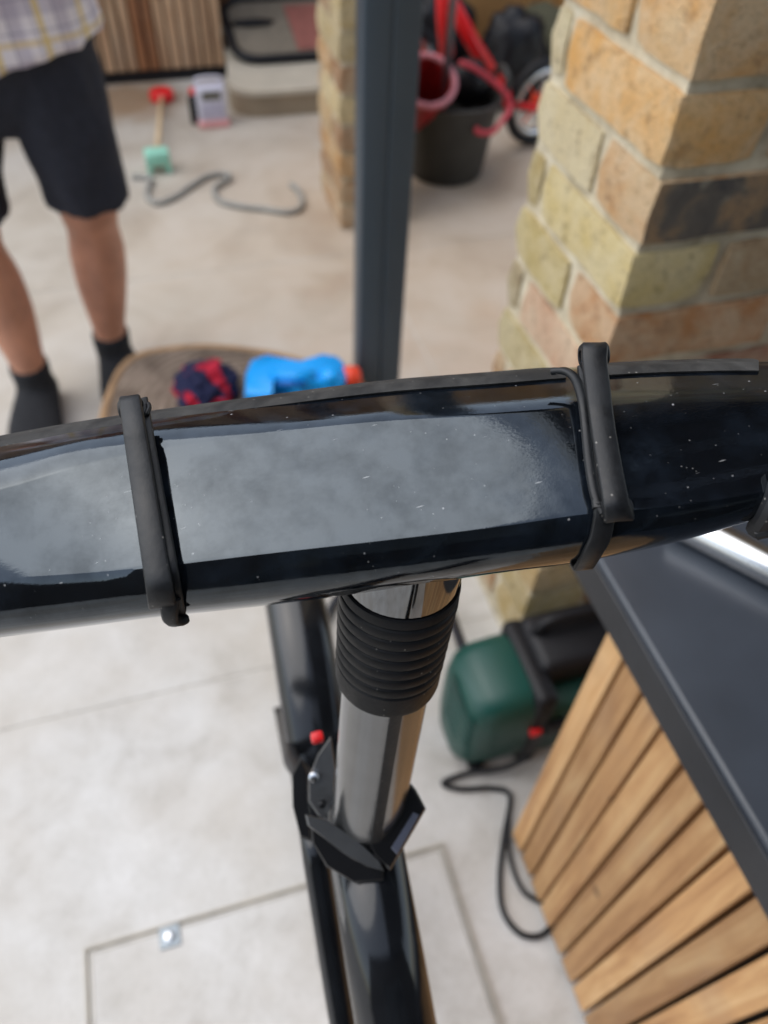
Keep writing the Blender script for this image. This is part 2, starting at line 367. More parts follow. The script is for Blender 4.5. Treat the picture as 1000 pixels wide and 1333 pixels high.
# paved-over inspection cover: recessed tray with stone infill
cv = thing('inspection_cover', (-.024, .04, 0), 'square stone-filled inspection cover with thin metal rim let into the paving', 'manhole cover')
def cov(name, bm, mat, par=cv): o = bm_obj(name, bm, mat, par); o.matrix_parent_inverse = Matrix.Translation(-V(cv.location)); return o
x0, x1, y0, y1 = -.280, .232, -.19, .329
bm = bmesh.new()
for a, b, c, d in ((x0, x1, y1 - .004, y1), (x0, x1, y0, y0 + .004), (x0, x0 + .004, y0 + .004, y1 - .004), (x1 - .004, x1, y0 + .004, y1 - .004)):
    box(bm, (a, c, -.02), (b, d, .0045))
cov('outer_rim', bm, RIMG)
bm = bmesh.new()
for a, b, c, d in ((x0 + .0075, x1 - .0075, y1 - .010, y1 - .0075), (x0 + .0075, x1 - .0075, y0 + .0075, y0 + .010), (x0 + .0075, x0 + .010, y0 + .010, y1 - .010), (x1 - .010, x1 - .0075, y0 + .010, y1 - .010)):
    box(bm, (a, c, -.02), (b, d, .0042))
cov('inner_rim', bm, simple('dull_steel', srgb(176, 172, 164), .5, .4))
bm = bmesh.new(); box(bm, (x0 + .0105, y0 + .0105, -.02), (x1 - .0105, y1 - .0105, .0035)); cov('stone_infill', bm, STONE)
p = gz(222, 1220)
bm = bmesh.new(); box(bm, (p.x - .014, p.y - .014, 0), (p.x + .014, p.y + .014, .0055), .001, 1); kp = cov('key_plate', bm, simple('galvanised_plate', srgb(128, 136, 142), .4, .8))
bm = bmesh.new(); lathe(bm, (p.x, p.y, .005), (0, 0, 1), [(0, .0075), (.003, .007), (.0045, .004), (.0045, .0005)], 16); cov('bolt_head', bm, CHROME, cv)

# ================================================================== BRICK PIERS
PAL = [srgb(186, 148, 98), srgb(196, 160, 108), srgb(184, 172, 128), srgb(176, 166, 128), srgb(200, 190, 150), srgb(160, 124, 84), srgb(172, 136, 92), srgb(188, 164, 124), srgb(150, 112, 78), srgb(178, 150, 120)]
def brick_mesh(sx, sy, sz=.0645, dark_front=False, seed=0):
    """hand-made stock brick: chipped arrises and slightly wavy faces; origin at the lower corner"""
    bm = bmesh.new(); nx, ny, nz = max(2, round(sx / .028)), max(2, round(sy / .028)), 2
    def ok(i, j, k): return i in (0, nx) or j in (0, ny) or k in (0, nz)
    vs = {}
    for i in range(nx + 1):
        for j in range(ny + 1):
            for k in range(nz + 1):
                if not ok(i, j, k): continue
                p = V((sx * i / nx, sy * j / ny, sz * k / nz)); c = V((sx / 2, sy / 2, sz / 2))
                q = V((p.x * 30 + seed * 7.3, p.y * 30 + seed * 3.1, p.z * 30)); nv = noise.noise_vector(q)
                ne = (i in (0, nx)) + (j in (0, ny)) + (k in (0, nz))
                p = p + nv * .0017 + (c - p).normalized() * (.0 if ne == 1 else (.0030 if ne == 2 else .0068)) * (1 + .8 * noise.noise(q * 1.7))
                vs[i, j, k] = bm.verts.new(p)
    def grid(A, B, f):
        for a in range(A):
            for b in range(B): bm.faces.new([vs[f(a, b)], vs[f(a + 1, b)], vs[f(a + 1, b + 1)], vs[f(a, b + 1)]])
    for k in (0, nz): grid(nx, ny, lambda a, b: (a, b, k))
    for j in (0, ny): grid(nx, nz, lambda a, b: (a, j, b))
    for i in (0, nx): grid(ny, nz, lambda a, b: (i, a, b))
    bmesh.ops.recalc_face_normals(bm, faces=bm.faces)
    me = bpy.data.meshes.new('brick'); bm.to_mesh(me); bm.free(); me.materials.append(BRICK); me.materials.append(BRICK_DARK)
    for p in me.polygons:
        p.use_smooth = True
        if dark_front and p.normal.y < -.7: p.material_index = 1
    me.set_sharp_from_angle(angle=R(50))
    return me
CACHE = {}
def brick(parent, x, y, z, sx, sy, col, dark=False):
    key = (round(sx, 3), round(sy, 3), dark, random.randrange(4))
    if key not in CACHE: CACHE[key] = brick_mesh(sx, sy, .0645, dark, len(CACHE))
    o = bpy.data.objects.new('brick', CACHE[key]); COL.objects.link(o); o.parent = parent
    o.location = (x + random.uniform(-.0012, .0012), y + random.uniform(-.0012, .0012), z + random.uniform(-.001, .001)); o.rotation_euler.z = random.uniform(-.006, .006)
    o.color = (min(1, col[0] * 1.16), col[1] * 1.02, col[2] * .90, 1); return o
def pier(loc, z0, n, parity, special, label, small=False):
    """0.44 x 0.26 m pier in alternating courses"""
    P = thing('brick_pier', loc, label, 'brick pillar', None)
    bm = bmesh.new(); L, D = (.2150 if small else .4425), .2625
    nz = int(n * 3)
    # mortar core with weather-struck joints a little behind the brick faces
    rings = []
    for k in range(nz + 1):
        z = (z0 + n * .075 - .004) * k / nz if k else -.02
        r = []
        for (a, b), (c, d) in (((.0075, .0075), (L - .0075, .0075)), ((L - .0075, .0075), (L - .0075, D - .0075)), ((L - .0075, D - .0075), (.0075, D - .0075)), ((.0075, D - .0075), (.0075, .0075))):
            m = 14 if abs(c - a) > abs(d - b) else 9
            for s in range(m):
                p = V((a + (c - a) * s / m, b + (d - b) * s / m, z)); nv = noise.noise_vector(p * 45); r.append(p + V((nv.x, nv.y, 0)) * .0028)
        rings.append(r)
    loft(bm, rings); bm_obj('mortar', bm, MORTAR, P, 60)
    for k in range(n):
        z = z0 + k * .075 + .005
        sp = special.get(k, [])
        def c(i): return sp[i] if i < len(sp) and sp[i] else random.choice(PAL)
        if z < 0: continue
        if (k + parity) % 2:      # course A: stretcher down the side, header on the front
            brick(P, 0, 0, z, .1025, .215, c(0)); brick(P, 0, .225, z, .1025, .0375, c(1))
            if small: brick(P, .1125, 0, z, .1025, .215, c(2)); brick(P, .1125, .225, z, .1025, .0375, c(3)); continue
            brick(P, .1125, 0, z, .215, .1025, c(2)); brick(P, .3375, 0, z, .105, .215, c(3)); brick(P, .3375, .225, z, .105, .0375, c(4))
            brick(P, .1125, .1125, z, .215, .15, c(5))
        else:
            d = len(sp) > 6 and sp[6]
            brick(P, 0, 0, z, .215, .1025, c(0), bool(d)); brick(P, 0, .1125, z, .1025, .15, c(1))
            if small: brick(P, .1125, .1125, z, .1025, .15, c(2)); continue
            brick(P, .225, 0, z, .2175, .1025, c(2)); brick(P, .1125, .1125, z, .215, .15, c(3)); brick(P, .3375, .1125, z, .105, .15, c(4))
    return P
G = srgb
SPEC = {12: [G(196, 158, 104), G(200, 160, 100)], 11: [G(206, 166, 104), G(186, 180, 150), G(150, 112, 78)], 10: [G(184, 146, 98), G(196, 190, 158), G(140, 112, 84), None, None, None, True],
        9: [G(196, 186, 134), G(160, 148, 100), G(150, 124, 88)], 8: [G(172, 122, 72), G(178, 168, 116), G(142, 96, 70)], 7: [G(190, 160, 138), G(150, 140, 112), G(142, 100, 80)], 6: [G(172, 158, 120), G(166, 156, 110)],
        13: [G(200, 160, 100), G(180, 170, 140), G(160, 120, 84)], 0: [G(176, 160, 110)], 1: [G(170, 156, 108)], 2: [G(176, 154, 104)], 3: [G(168, 150, 106)]}
pier((.449, .593, 0), -.041 + .075 - .075 * 0, 31, 0, SPEC, 'weathered yellow stock brick pillar standing beside the slatted bench')
pier((.518, 2.083, 0), .0, 32, 1, {}, 'yellow brick pillar in the background, half hidden behind the grey post', True)

# ================================================================== GREY POST
P = thing('metal_post', (.380, 1.225, 0), 'tall anthracite grey metal post with a vertical groove', 'post')
prof = [(-.0445, -.025), (-.004, -.025), (-.002, -.0225), (.001, -.0225), (.003, -.025), (.0445, -.025), (.0445, .025), (-.0445, .025)]
bm = bmesh.new()
pr = [V(p) for p in prof]
rr = []
for i, p in enumerate(pr):
    if i in (0, 5, 6, 7):
        a = (pr[i - 1] - p).normalized(); b = (pr[(i + 1) % len(pr)] - p).normalized()
        rr += [p + a * .004, p + (a + b) * .0012, p + b * .004]
    else: rr.append(p)
loft(bm, [[V((p.x, p.y, z)) for p in rr] for z in (.006, 2.32)])
bm_obj('shaft', bm, ANTHRA, P, 25)
bm = bmesh.new(); box(bm, (-.08, -.08, 0), (.08, .08, .006), .002, 1); bm_obj('base_plate', bm, ANTHRA, P)

# ================================================================== CANOPY the pier and post carry
K = thing('canopy', (1.6, 1.0, 2.32), 'flat timber canopy roof carried overhead by the brick pillars', 'canopy')
for i in range(15):
    bm = bmesh.new(); y = -1.6 + i * .2; box(bm, (-1.14, y - 1.0 + .003 , .1), (1.9, y - 1.0 + .197, .125)); bm_obj('roof_board', bm, DARKV, K)
for y in (-2.5, -1.25, -.40, .33):
    bm = bmesh.new(); box(bm, (-1.16, y - .03, 0.0), (1.9, y + .03, .1), .003, 1); bm_obj('rafter', bm, DARKV, K)
bm = bmesh.new(); box(bm, (-1.20, -2.62, .0), (-1.165, .42, .16), .003, 1); bm_obj('fascia', bm, ANTHRA, K)

# ================================================================== UNSEEN WALL added behind the viewer to darken reflections
HS = thing('unseen_dark_wall', (0, -2.7, 0), 'unseen dark boarded wall with glazed doors, added behind the viewer to darken the bar reflections', 'unseen_dark_wall')
for i in range(22):
    z = i * .15
    for xa, xb in (((-4, -1.1), (1.3, 4)) if z < 2.2 else ((-4, 4),)):
        bm = bmesh.new(); box(bm, (xa, -.012, z + .002), (xb, .014, z + .148), .004, 1); bm_obj('unseen_wall_board', bm, DARKV, HS)
bm = bmesh.new(); box(bm, (-4, -.3, 0), (4, -.2, 3.3)); bm_obj('unseen_wall_backing', bm, DARKV, HS)
for x in (-1.1, -.3, .5, 1.26):
    bm = bmesh.new(); box(bm, (x, -.03, 0), (x + .05, .03, 2.25), .003, 1); bm_obj('unseen_wall_door_frame', bm, ANTHRA, HS)
GLASS = Mat('dark_glass', (.01, .012, .012, 1), .03).m
for x in (-1.05, -.25, .55): 
    bm = bmesh.new(); box(bm, (x, -.012, .06), (x + (.75 if x < .5 else .71), -.002, 2.2)); bm_obj('unseen_wall_pane', bm, GLASS, HS)
bm = bmesh.new(); box(bm, (-4.1, -.6, 3.3), (4.1, .2, 3.4), .005, 1); bm_obj('unseen_wall_eaves', bm, ANTHRA, HS)

# ================================================================== SLATTED BENCH
B = thing('slatted_bench', (.6, -.4, 0), 'bench clad in vertical cedar slats with a dark grey worktop', 'bench')
def bp(name, bm, mat, par=B, sm=35): o = bm_obj(name, bm, mat, par, sm); o.matrix_parent_inverse = Matrix.Translation(-V(B.location)); return o
bm = bmesh.new(); box(bm, (.322, -1.4, .594), (.90, .378, .640), .004, 3); bp('worktop', bm, WORKTOP)
bm = bmesh.new(); box(bm, (.3195, -1.4, .593), (.3218, .376, .634), .0008, 1); bp('edge_band', bm, simple('black_edge_band', srgb(30, 32, 37), .4))
bm = bmesh.new(); box(bm, (.362, -1.36, .03), (.86, .30, .592)); bp('carcass', bm, DARKV)
for i in range(48):
    y1_ = .311 - i * .0343
    bm = bmesh.new(); box(bm, (-.009, -.0146, 0), (.009, .0146, .578), .0015, 1)
    o = bm_obj('slat', bm, SLAT, B, 35); o.location = V((.3425 + random.uniform(-.0006, .0006), y1_ - .0147, .012)) - V(B.location)
for i in range(14):
    bm = bmesh.new(); box(bm, (-.0146, -.009, 0), (.0146, .009, .578), .0015, 1)
    o = bm_obj('slat', bm, SLAT, B, 35); o.location = V((.37 + i * .0343, .3105, .012)) - V(B.location)

# silver tube lying on the worktop
a, b = V((.405, .46, .6555)), V((.80, -.12, .6555))
bm = bmesh.new(); d = (b - a)
a = gz(880, 676, .6555); b = a + (gz(1000, 737, .6555) - a).normalized() * .42
lathe(bm, a, b - a, [(0, .0115), (0, .0148), (.001, .0155), (.419, .0155), (.42, .0148), (.42, .0115)], 28, False)
tag(bm_obj('metal_tube', bm, CHROME, None, 40), 'bright silver metal tube lying on the dark worktop', 'metal tube')

# ================================================================== GREEN POWER TOOL
T = thing('garden_machine', (.40, .49, 0), 'dark green garden machine with black handle and red switch, behind the slatted bench', 'power tool')
def tp(name, bm, mat, par=T, sm=40): o = bm_obj(name, bm, mat, par, sm); o.matrix_parent_inverse = Matrix.Translation(-V(T.location)); return o
bm = bmesh.new()
def rbox(bm, c, s, r, n=3):
    box(bm, [c[i] - s[i] / 2 for i in range(3)], [c[i] + s[i] / 2 for i in range(3)], r, n)
# housing: rounded wedge, taller at the left end
rings = []
for x, y0_, y1_, zt in ((.288, .445, .515, .15), (.293, .43, .53, .178), (.306, .418, .542, .195), (.33, .413, .548, .203), (.37, .412, .55, .205), (.385, .412, .55, .203)):
    n = 28; r = []
    for k in range(n):
        t = 2 * math.pi * k / n; cx, sx_ = math.cos(t), math.sin(t); e = .42
        r.append(V((x, (y0_ + y1_) / 2 + (y1_ - y0_) / 2 * math.copysign(abs(cx) ** e, cx), .012 + (zt - .012) / 2 + (zt - .012) / 2 * math.copysign(abs(sx_) ** e, sx_))))
    rings.append(r)
loft(bm, rings); tp('motor_housing', bm, GREEN)
bm = bmesh.new(); rbox(bm, (.47, .48, .085), (.165, .13, .145), .018); tp('body', bm, GREEND)
bm = bmesh.new(); rbox(bm, (.40, .482, .105), (.035, .146, .205), .012); tp('clamp_ring', bm, BLACKP)
for i in range(7):
    bm = bmesh.new(); z = .05 + i * .018; tube(bm, [(.2985 - .004 * (i > 1), .425 , z), (.289, .452, z + .012), (.287, .50, z + .02)], .0028, 8); tp('vent_rib', bm, GREEND)
bm = bmesh.new(); rbox(bm, (.49, .50, .190), (.17, .10, .06), .016); tp('top_cover', bm, BLACKP)
bm = bmesh.new(); tube(bm, spline([(.42, .515, .215), (.435, .515, .240), (.50, .515, .246), (.55, .515, .236), (.56, .515, .21)], 8), .009, 12); tp('handle', bm, BLACKP)
bm = bmesh.new(); rbox(bm, (.425, .411, .115), (.030, .012, .03), .003); hb = tp('switch_plate', bm, BLACKP)
bm = bmesh.new(); rbox(bm, (.393, .409, .12), (.018, .012, .014), .003); tp('switch', bm, REDP)
for x, y in ((.32, .43), (.32, .53), (.53, .44), (.53, .53)):
    bm = bmesh.new(); lathe(bm, (x, y, 0), (0, 0, 1), [(0, .012), (.016, .014)], 12); tp('foot', bm, BLACKP)
bm = bmesh.new(); tube(bm, spline([gz(640, 880, .16), gz(610, 858, .175), gz(597, 828, .165), gz(584, 792, .14), gz(566, 757, .09), gz(535, 735, .03), gz(480, 735, .009), gz(432, 790, .009), gz(415, 850, .009), gz(440, 905, .009)], 8), .0085, 12)
tag(bm_obj('rubber_hose', bm, simple('shiny_black_hose', (.02, .022, .028, 1), .15), None, 0), 'shiny black hose running from the green machine across the floor', 'hose')
cp = [gz(690, 985, .06), gz(655, 1000, .03), gz(610, 1006, .012), gz(577, 1019, .006), gz(600, 1027, .006), gz(640, 1026, .006), gz(664, 1036, .006), gz(657, 1085, .006), gz(651, 1140, .006), gz(655, 1185, .006), gz(676, 1214, .006), gz(700, 1219, .006), gz(716, 1208, .006), gz(722, 1195, .008)]
bm = bmesh.new(); tube(bm, spline(cp, 8), .0042, 10)
tag(bm_obj('power_cable', bm, BLACKP, None, 0), 'thin black power cable looped on the floor in front of the green machine', 'cable')
cp = [gz(664, 1045, .006), gz(662, 1090, .013), gz(668, 1130, .006), gz(682, 1160, .006), gz(700, 1172, .006), gz(716, 1178, .006)]
bm = bmesh.new(); tube(bm, spline(cp, 8), .0036, 10)
tag(bm_obj('power_cable', bm, BLACKP, None, 0), 'shorter black cable inside the loop, running under the slatted bench', 'cable')

# ================================================================== BICYCLE (foreground)
D0 = .25
BK = thing('bicycle', at(470, 1085, .44) * 1.0, 'glossy black bicycle with faceted handlebar, ribbed rubber boot on its steering column and sloping frame', 'bicycle')
BK.location.z = 0
BINV = Matrix.Translation(-V(BK.location))
def kp_(name, bm, mat, par=BK, sm=35):
    o = bm_obj(name, bm, mat, par, sm)
    if par is BK: o.matrix_parent_inverse = BINV
    return o
ST = [(-900, 760, 800, 880, 920, 20, .27), (-420, 655, 712, 812, 880, 20, .255), (-150, 600, 668, 776, 850, 2, .25), (0, 570, 636, 757, 830, 6, .25), (100, 552, 606, 748, 817, 15, .25), (200, 537, 583, 737, 804, 26, .25), (350, 517, 563, 719, 788, 28, .25),
      (500, 498, 547, 702, 768, 28, .25), (650, 486, 537, 684, 746, 28, .25), (760, 477, 529, 668, 731, 28, .25), (880, 471, 522, 657, 706, 28, .25), (1000, 470, 520, 638, 672, 28, .25), (1150, 478, 522, 610, 640, 28, .25), (1500, 500, 530, 585, 612, 25, .255), (1900, 520, 540, 590, 612, 20, .27)]
def stat(x):
    for i in range(len(ST) - 1):
        if ST[i][0] <= x <= ST[i + 1][0]: break
    p0, p1, p2, p3 = ST[max(i - 1, 0)], ST[i], ST[i + 1], ST[min(i + 2, len(ST) - 1)]
    h = p2[0] - p1[0]; t = (x - p1[0]) / h; out = []
    for k in range(1, 7):
        m1 = (p2[k] - p0[k]) / (p2[0] - p0[0]) * h; m2 = (p3[k] - p1[k]) / (p3[0] - p1[0]) * h
        out.append((2 * t ** 3 - 3 * t * t + 1) * p1[k] + (t ** 3 - 2 * t * t + t) * m1 + (-2 * t ** 3 + 3 * t * t) * p2[k] + (t ** 3 - t * t) * m2)
    return out
def section(x):
    """cross-section of the bar: list of (pixel y, depth towards the eye in pixels)"""
    yt, ft, fb, yb, th, d = stat(x); tn = math.tan(R(th)); hf = (fb - ft) / 2
    bt, bf = hf * tn, -hf * tn; u = ft - yt; lo = yb - fb
    pts = [(ft + 3, bf + 3 * tn), (ft - 1, bf - 1.2)]
    kk = 1.35 - .62 * min(1, max(0, (430 - x) / 330)); c1 = (yt + .30 * u, bf - kk * u)
    for s in (.25, .5, .75, 1): pts.append((ft - 2 + (c1[0] - ft + 2) * s, bf - 2 + (c1[1] - bf + 2) * s + (3.5 + 3 * (1.35 - kk)) * math.sin(math.pi * s)))
    pts += [(yt + .12 * u, bf - 1.7 * u), (yt + .03 * u, bf - 2.1 * u), (yt, bf - 2.6 * u), (yt + .1 * u, bf - 3.1 * u)]
    back = bf - 3.6 * u
    pts += [(yt + .6 * u, back - 4), (ft + hf * .4, back - 8), (fb - hf * .5, back - 4), (fb + .2 * lo, back + 12), (fb + .62 * lo, back + 34)]
    for q, e in ((.86, 2.6), (.96, 2.15), (1.0, 1.7), (.995, 1.3), (.965, .95), (.905, .66), (.81, .44), (.66, .28), (.46, .16), (.22, .06)): pts.append((fb + lo * q, bt - e * lo * .95))
    pts.append((fb + 1.5, bt - .2)); pts.append((fb - 3, bt - 3 * tn))
    return pts, d
def barpt(x, y, b, lift=0.0):
    d = stat(x)[5]; return at(x, y, d - b * d / F - lift)
bm = bmesh.new(); rings = []
xs = [-900 + i * 28 for i in range(101)]
for x in xs:
    s, d = section(x); rings.append([barpt(x, y, b) for y, b in s])
loft(bm, rings)
BAR = kp_('handlebar', bm, GLOSS, BK, 26)
# dusty rubber strip set along the far edge of the bar
def strip(xa, xb):
    bm = bmesh.new(); rg = []; n = 40
    for i in range(n + 1):
        x = xa + (xb - xa) * i / n; yt, ft, fb, yb, th, d = stat(x); u = ft - yt; bf = -(fb - ft) / 2 * math.tan(R(th)); e = min(1, min(i, n - i) / 1.5 + .25)
        q = [(yt + .30 * u, bf - 1.37 * u), (yt + .25 * u, bf - 1.28 * u), (yt + .10 * u - 2 * e, bf - 1.55 * u), (yt - 2 * e, bf - 2.1 * u), (yt - 3 * e, bf - 2.5 * u), (yt + 3, bf - 2.7 * u)]
        rg.append([barpt(x, y, b) for y, b in q])
    loft(bm, rg); return bm
o = bm_obj('edge_strip', strip(-600, 737), DUSTY, BK, 30); o.matrix_parent_inverse = BINV
o = bm_obj('edge_strip', strip(752, 988), DUSTY, BK, 30); o.matrix_parent_inverse = BINV
# grips out on both ends
for xa, sgn in ((-900, -1), (1900, 1)):
    c = sum((p for p in rings[0 if sgn < 0 else -1]), V()) / len(rings[0]); dr = (rings[0][0] - rings[1][0]).normalized() if sgn < 0 else (rings[-1][0] - rings[-2][0]).normalized()
    bm = bmesh.new(); pf = [(-.01, .013)]
    for k in range(14): pf += [(k * .009, .0165), (k * .009 + .006, .0165), (k * .009 + .0075, .015)]
    lathe(bm, c, dr, pf, 24); kp_('grip', bm, RUBBER, BK, 40)
# end fitting at the right of the bar: black cable clip
bm = bmesh.new(); c = barpt(1004, 672, 2)
tube(bm, spline([barpt(985, 690, -8), barpt(1000, 668, 22), barpt(1012, 640, 34), barpt(1020, 610, 36)], 6), .0035, 10)
tube(bm, spline([barpt(984, 695, 0), barpt(1005, 690, 10), barpt(1030, 684, 14)], 6), .0022, 10)
kp_('cable_clip', bm, RUBBER)

# rubber straps -------------------------------------------------
def strap_left():
    S_ = thing('rubber_strap', barpt(190, 650, 0), 'flat black rubber strap round the handlebar, nearer the person\'s legs', 'rubber strap', 'rubber straps on the handlebar')
    inv = Matrix.Translation(-V(S_.location))
    def xat(y): return 170 + (y - 525) * .158
    # top band: eye above the far edge, straight over the facet, end hooked at the near edge
    main = [(523, -58), (519, -50), (521, -40), (530, -31), (560, -10), (583, -2), (640, 22), (700, 47), (735, 58), (760, 62), (778, 52), (786, 40), (784, 32)]
    pts = [barpt(xat(y), y, b + 5) for y, b in main]; pts = spline(pts, 6)
    W = (at(560, 600, .25) - at(500, 608, .25)).normalized()
    bm = bmesh.new(); n = len(pts); band(bm, pts, W, [.0068 + .0018 * i / n for i in range(n)], .0022)
    o = bm_obj('band', bm, RUBBER, S_, 50); o.matrix_parent_inverse = inv
    bm = bmesh.new(); lathe(bm, barpt(171, 532, -42) - W * .0037, W, [(0, .0017), (0, .0030), (.0006, .0036), (.0068, .0036), (.0074, .0030), (.0074, .0017), (0, .0017)], 24, False)
    o = bm_obj('eyelet', bm, RUBBER, S_, 40); o.matrix_parent_inverse = inv
    bm = bmesh.new()   # under layer, showing past the right edge
    u = [(521, -62), (535, -52), (560, -28), (583, -14), (640, 9), (700, 35), (737, 50), (765, 44), (785, 26), (800, -2), (806, -30), (800, -70), (770, -130)]
    pts = spline([barpt(xat(y) + 10 + max(0, (y - 600)) * .02, y, b + 4.0) for y, b in u], 6); band(bm, pts, W, .0070, .0014)
    o = bm_obj('under_loop', bm, RUBBER, S_, 50); o.matrix_parent_inverse = inv
    bm = bmesh.new()   # hooked tail below the bar
    pts = spline([barpt(222, 778, 44), barpt(221, 795, 36), barpt(223, 806, 22), barpt(232, 809, 8), barpt(242, 805, -4)], 6); band(bm, pts, W, [.0062 - .003 * i / (len(pts) - 1) for i in range(len(pts))], .0032)
    o = bm_obj('hook_tail', bm, RUBBER, S_, 50); o.matrix_parent_inverse = inv
    bm = bmesh.new(); pts = spline([barpt(190, 540, -34), barpt(194, 532, -42), barpt(193, 526, -50)], 5); tube(bm, pts, .0009, 8)
    o = bm_obj('moulding_nib', bm, RUBBER, S_, 0); o.matrix_parent_inverse = inv
def strap_right():
    S_ = thing('rubber_strap', barpt(780, 560, 0), 'black rubber strap with an eyelet standing above the handlebar, beside the brick pillar', 'rubber strap', 'rubber straps on the handlebar')
    inv = Matrix.Translation(-V(S_.location))
    def part(name, bm): o = bm_obj(name, bm, RUBBER, S_, 50); o.matrix_parent_inverse = inv
    W = (at(560, 600, .25) - at(500, 606, .25)).normalized()
    def xat(y): return 774 + max(0, y - 470) * .12 + max(0, y - 560) * .06
    # front band folds over a round eye at its top
    front = [(486, -34), (470, -42), (457, -44), (449, -50), (447, -60), (453, -68), (464, -66), (478, -56)]
    main = front[::-1] + [(500, -14), (540, 5), (590, 27), (640, 50), (660, 54), (668, 50), (672, 42)]
    main = [(450, -50), (455, -41), (470, -33), (500, -14), (540, 6), (590, 29), (635, 50), (655, 57), (668, 53), (674, 44), (670, 36), (660, 36)]
    pts = spline([barpt(xat(y), y, b + 8) for y, b in main], 6); n = len(pts)
    bm = bmesh.new(); band(bm, pts, W, [.0086 - .0014 * math.sin(math.pi * min(1, max(0, (i / n - .1) / .75))) + .0010 * i / n for i in range(n)], .0024); part('band', bm)
    def roll(c, L, ro, ri):
        bm = bmesh.new(); lathe(bm, c - W * L / 2, W, [(0, ri), (0, ro - .0006), (.0006, ro), (L - .0006, ro), (L, ro - .0006), (L, ri), (0, ri)], 28, False); return bm
    part('eyelet', roll(barpt(773, 462, -45), .0092, .0040, .0021))
    part('rolled_end', roll(barpt(802, 662, 52), .0094, .0028, .0008))
    bm = bmesh.new()
    u = [(478, -60), (490, -50), (515, -28), (529, -16), (580, 8), (640, 36), (662, 47)]
    pts = spline([barpt(762 + max(0, y - 478) * .115, y, b + 3) for y, b in u], 6); band(bm, pts, W, .0055, .0020); part('under_loop', bm)
    bm = bmesh.new()   # thin strand from the far edge
    pts = spline([barpt(718, 484, -60), barpt(735, 483, -52), barpt(748, 492, -38), barpt(756, 512, -20), barpt(761, 540, -5), barpt(767, 600, 22), barpt(775, 645, 42), barpt(786, 668, 50)], 6); band(bm, pts, W, .0030, .0022); part('thin_strand', bm)
    bm = bmesh.new()   # tail round the underside
    pts = spline([barpt(789, 655, 48), barpt(786, 676, 42), barpt(781, 700, 30), barpt(772, 718, 16), barpt(764, 732, -10), barpt(758, 738, -35), barpt(752, 720, -80)], 6); band(bm, pts, W, .0068, .0020); part('tail', bm)
strap_left(); strap_right()

# steering column, boot, collar
CA = at(523, 742, .285); AXC = V((-.078, math.sin(R(-6)), -math.cos(R(-6)))).normalized(); LC = .20; CB = CA + AXC * LC
bm = bmesh.new(); lathe(bm, CA, AXC, [(-.035, .0238), (-.015, .0232), (0, .0222), (.004, .0216), (.012, .0212)], 48); kp_('collar', bm, BLKCHROME, BK, 50)
bm = bmesh.new(); pf = [(.0028, .0214), (.0030, .0226), (.0040, .0229), (.0072, .0229), (.0080, .0222)]; x = .0084
for k in range(7):
    r0 = .0226 - .00012 * k; L_ = .0061; pf += [(x, r0 - .0008), (x + .0005, r0 + .0001), (x + .0010, r0 + .0004), (x + L_ - .0016, r0 + .0006), (x + L_ - .0010, r0 + .0002), (x + L_ - .0006, r0 - .0008)]; x += L_
pf += [(x + .0006, .0222), (x + .010, .0222), (x + .0122, .0218), (x + .0126, .0195)]
lathe(bm, CA, AXC, pf, 72, False); kp_('rubber_boot', bm, BOOT, BK, 40)
bm = bmesh.new(); lathe(bm, CA, AXC, [(.005, .0188), (LC + .012, .0190)], 48); kp_('steering_column', bm, GUNMETAL)
def reflection_stripe(d0, d1):  # black strip standing in for a dark reflection on the column
    bm = bmesh.new(); e1_ = (RIGHT - RIGHT.dot(AXC) * AXC).normalized(); e2_ = AXC.cross(e1_); e2_ = e2_ if e2_.dot(BACK) > 0 else -e2_
    rg = []
    for d in (d0, d1):
        r = []
        for ang in (4, 9, 14, 19): r.append(CA + AXC * d + (e1_ * math.sin(R(ang)) + e2_ * math.cos(R(ang))) * .0197)
        for ang in (19, 4): r.append(CA + AXC * d + (e1_ * math.sin(R(ang)) + e2_ * math.cos(R(ang))) * .017)
        rg.append(r)
    loft(bm, rg); kp_('reflection_stripe', bm, RUBBER, BK, 30)
reflection_stripe(.055, LC + .01)
# clamp block at the foot of the column
e1 = (RIGHT - RIGHT.dot(AXC) * AXC).normalized(); e2 = AXC.cross(e1)
if e2.dot(BACK) < 0: e2 = -e2
def cl(a, b, c): return CA + AXC * c + e1 * a + e2 * b
bm = bmesh.new(); lathe(bm, CA, AXC, [(LC - .012, .0196), (LC - .010, .0210), (LC + .012, .0214), (LC + .016, .0200)], 40); kp_('lower_collar', bm, GLOSS2)
MATTE = simple('satin_black', (.007, .007, .008, 1), .33, 0, .2, 30, .05, 1.4)
def plate(name, px, d, depth, mat, bev=.0012, tilt=0.0):
    """solid plate: outline px at distance d, going 'depth' metres away from the viewer"""
    bm = bmesh.new(); c = (sum(p[0] for p in px) / len(px), sum(p[1] for p in px) / len(px))
    fr = [at(x, y, d + tilt * (x - c[0]) / F) for x, y in px]; cf = sum(fr, V()) / len(fr); dr = (cf - EYE).normalized()
    sc = lambda k, off: [cf + (p - cf) * k + dr * off for p in fr]
    loft(bm, [sc(.93, 0), sc(1, bev), sc(1, depth - bev), sc(.95, depth)]); return kp_(name, bm, mat, BK, 25)
plate('clamp_block', [(486, 1062), (504, 1030), (526, 1008), (542, 1028), (555, 1053), (508, 1134), (488, 1116), (476, 1090)], .392, .034, MATTE, .002, .05)
plate('clamp_insert', [(509, 1104), (538, 1057), (546, 1061), (517, 1113)], .3905, .004, simple('grey_insert', srgb(84, 88, 102), .4), .0006, .05)
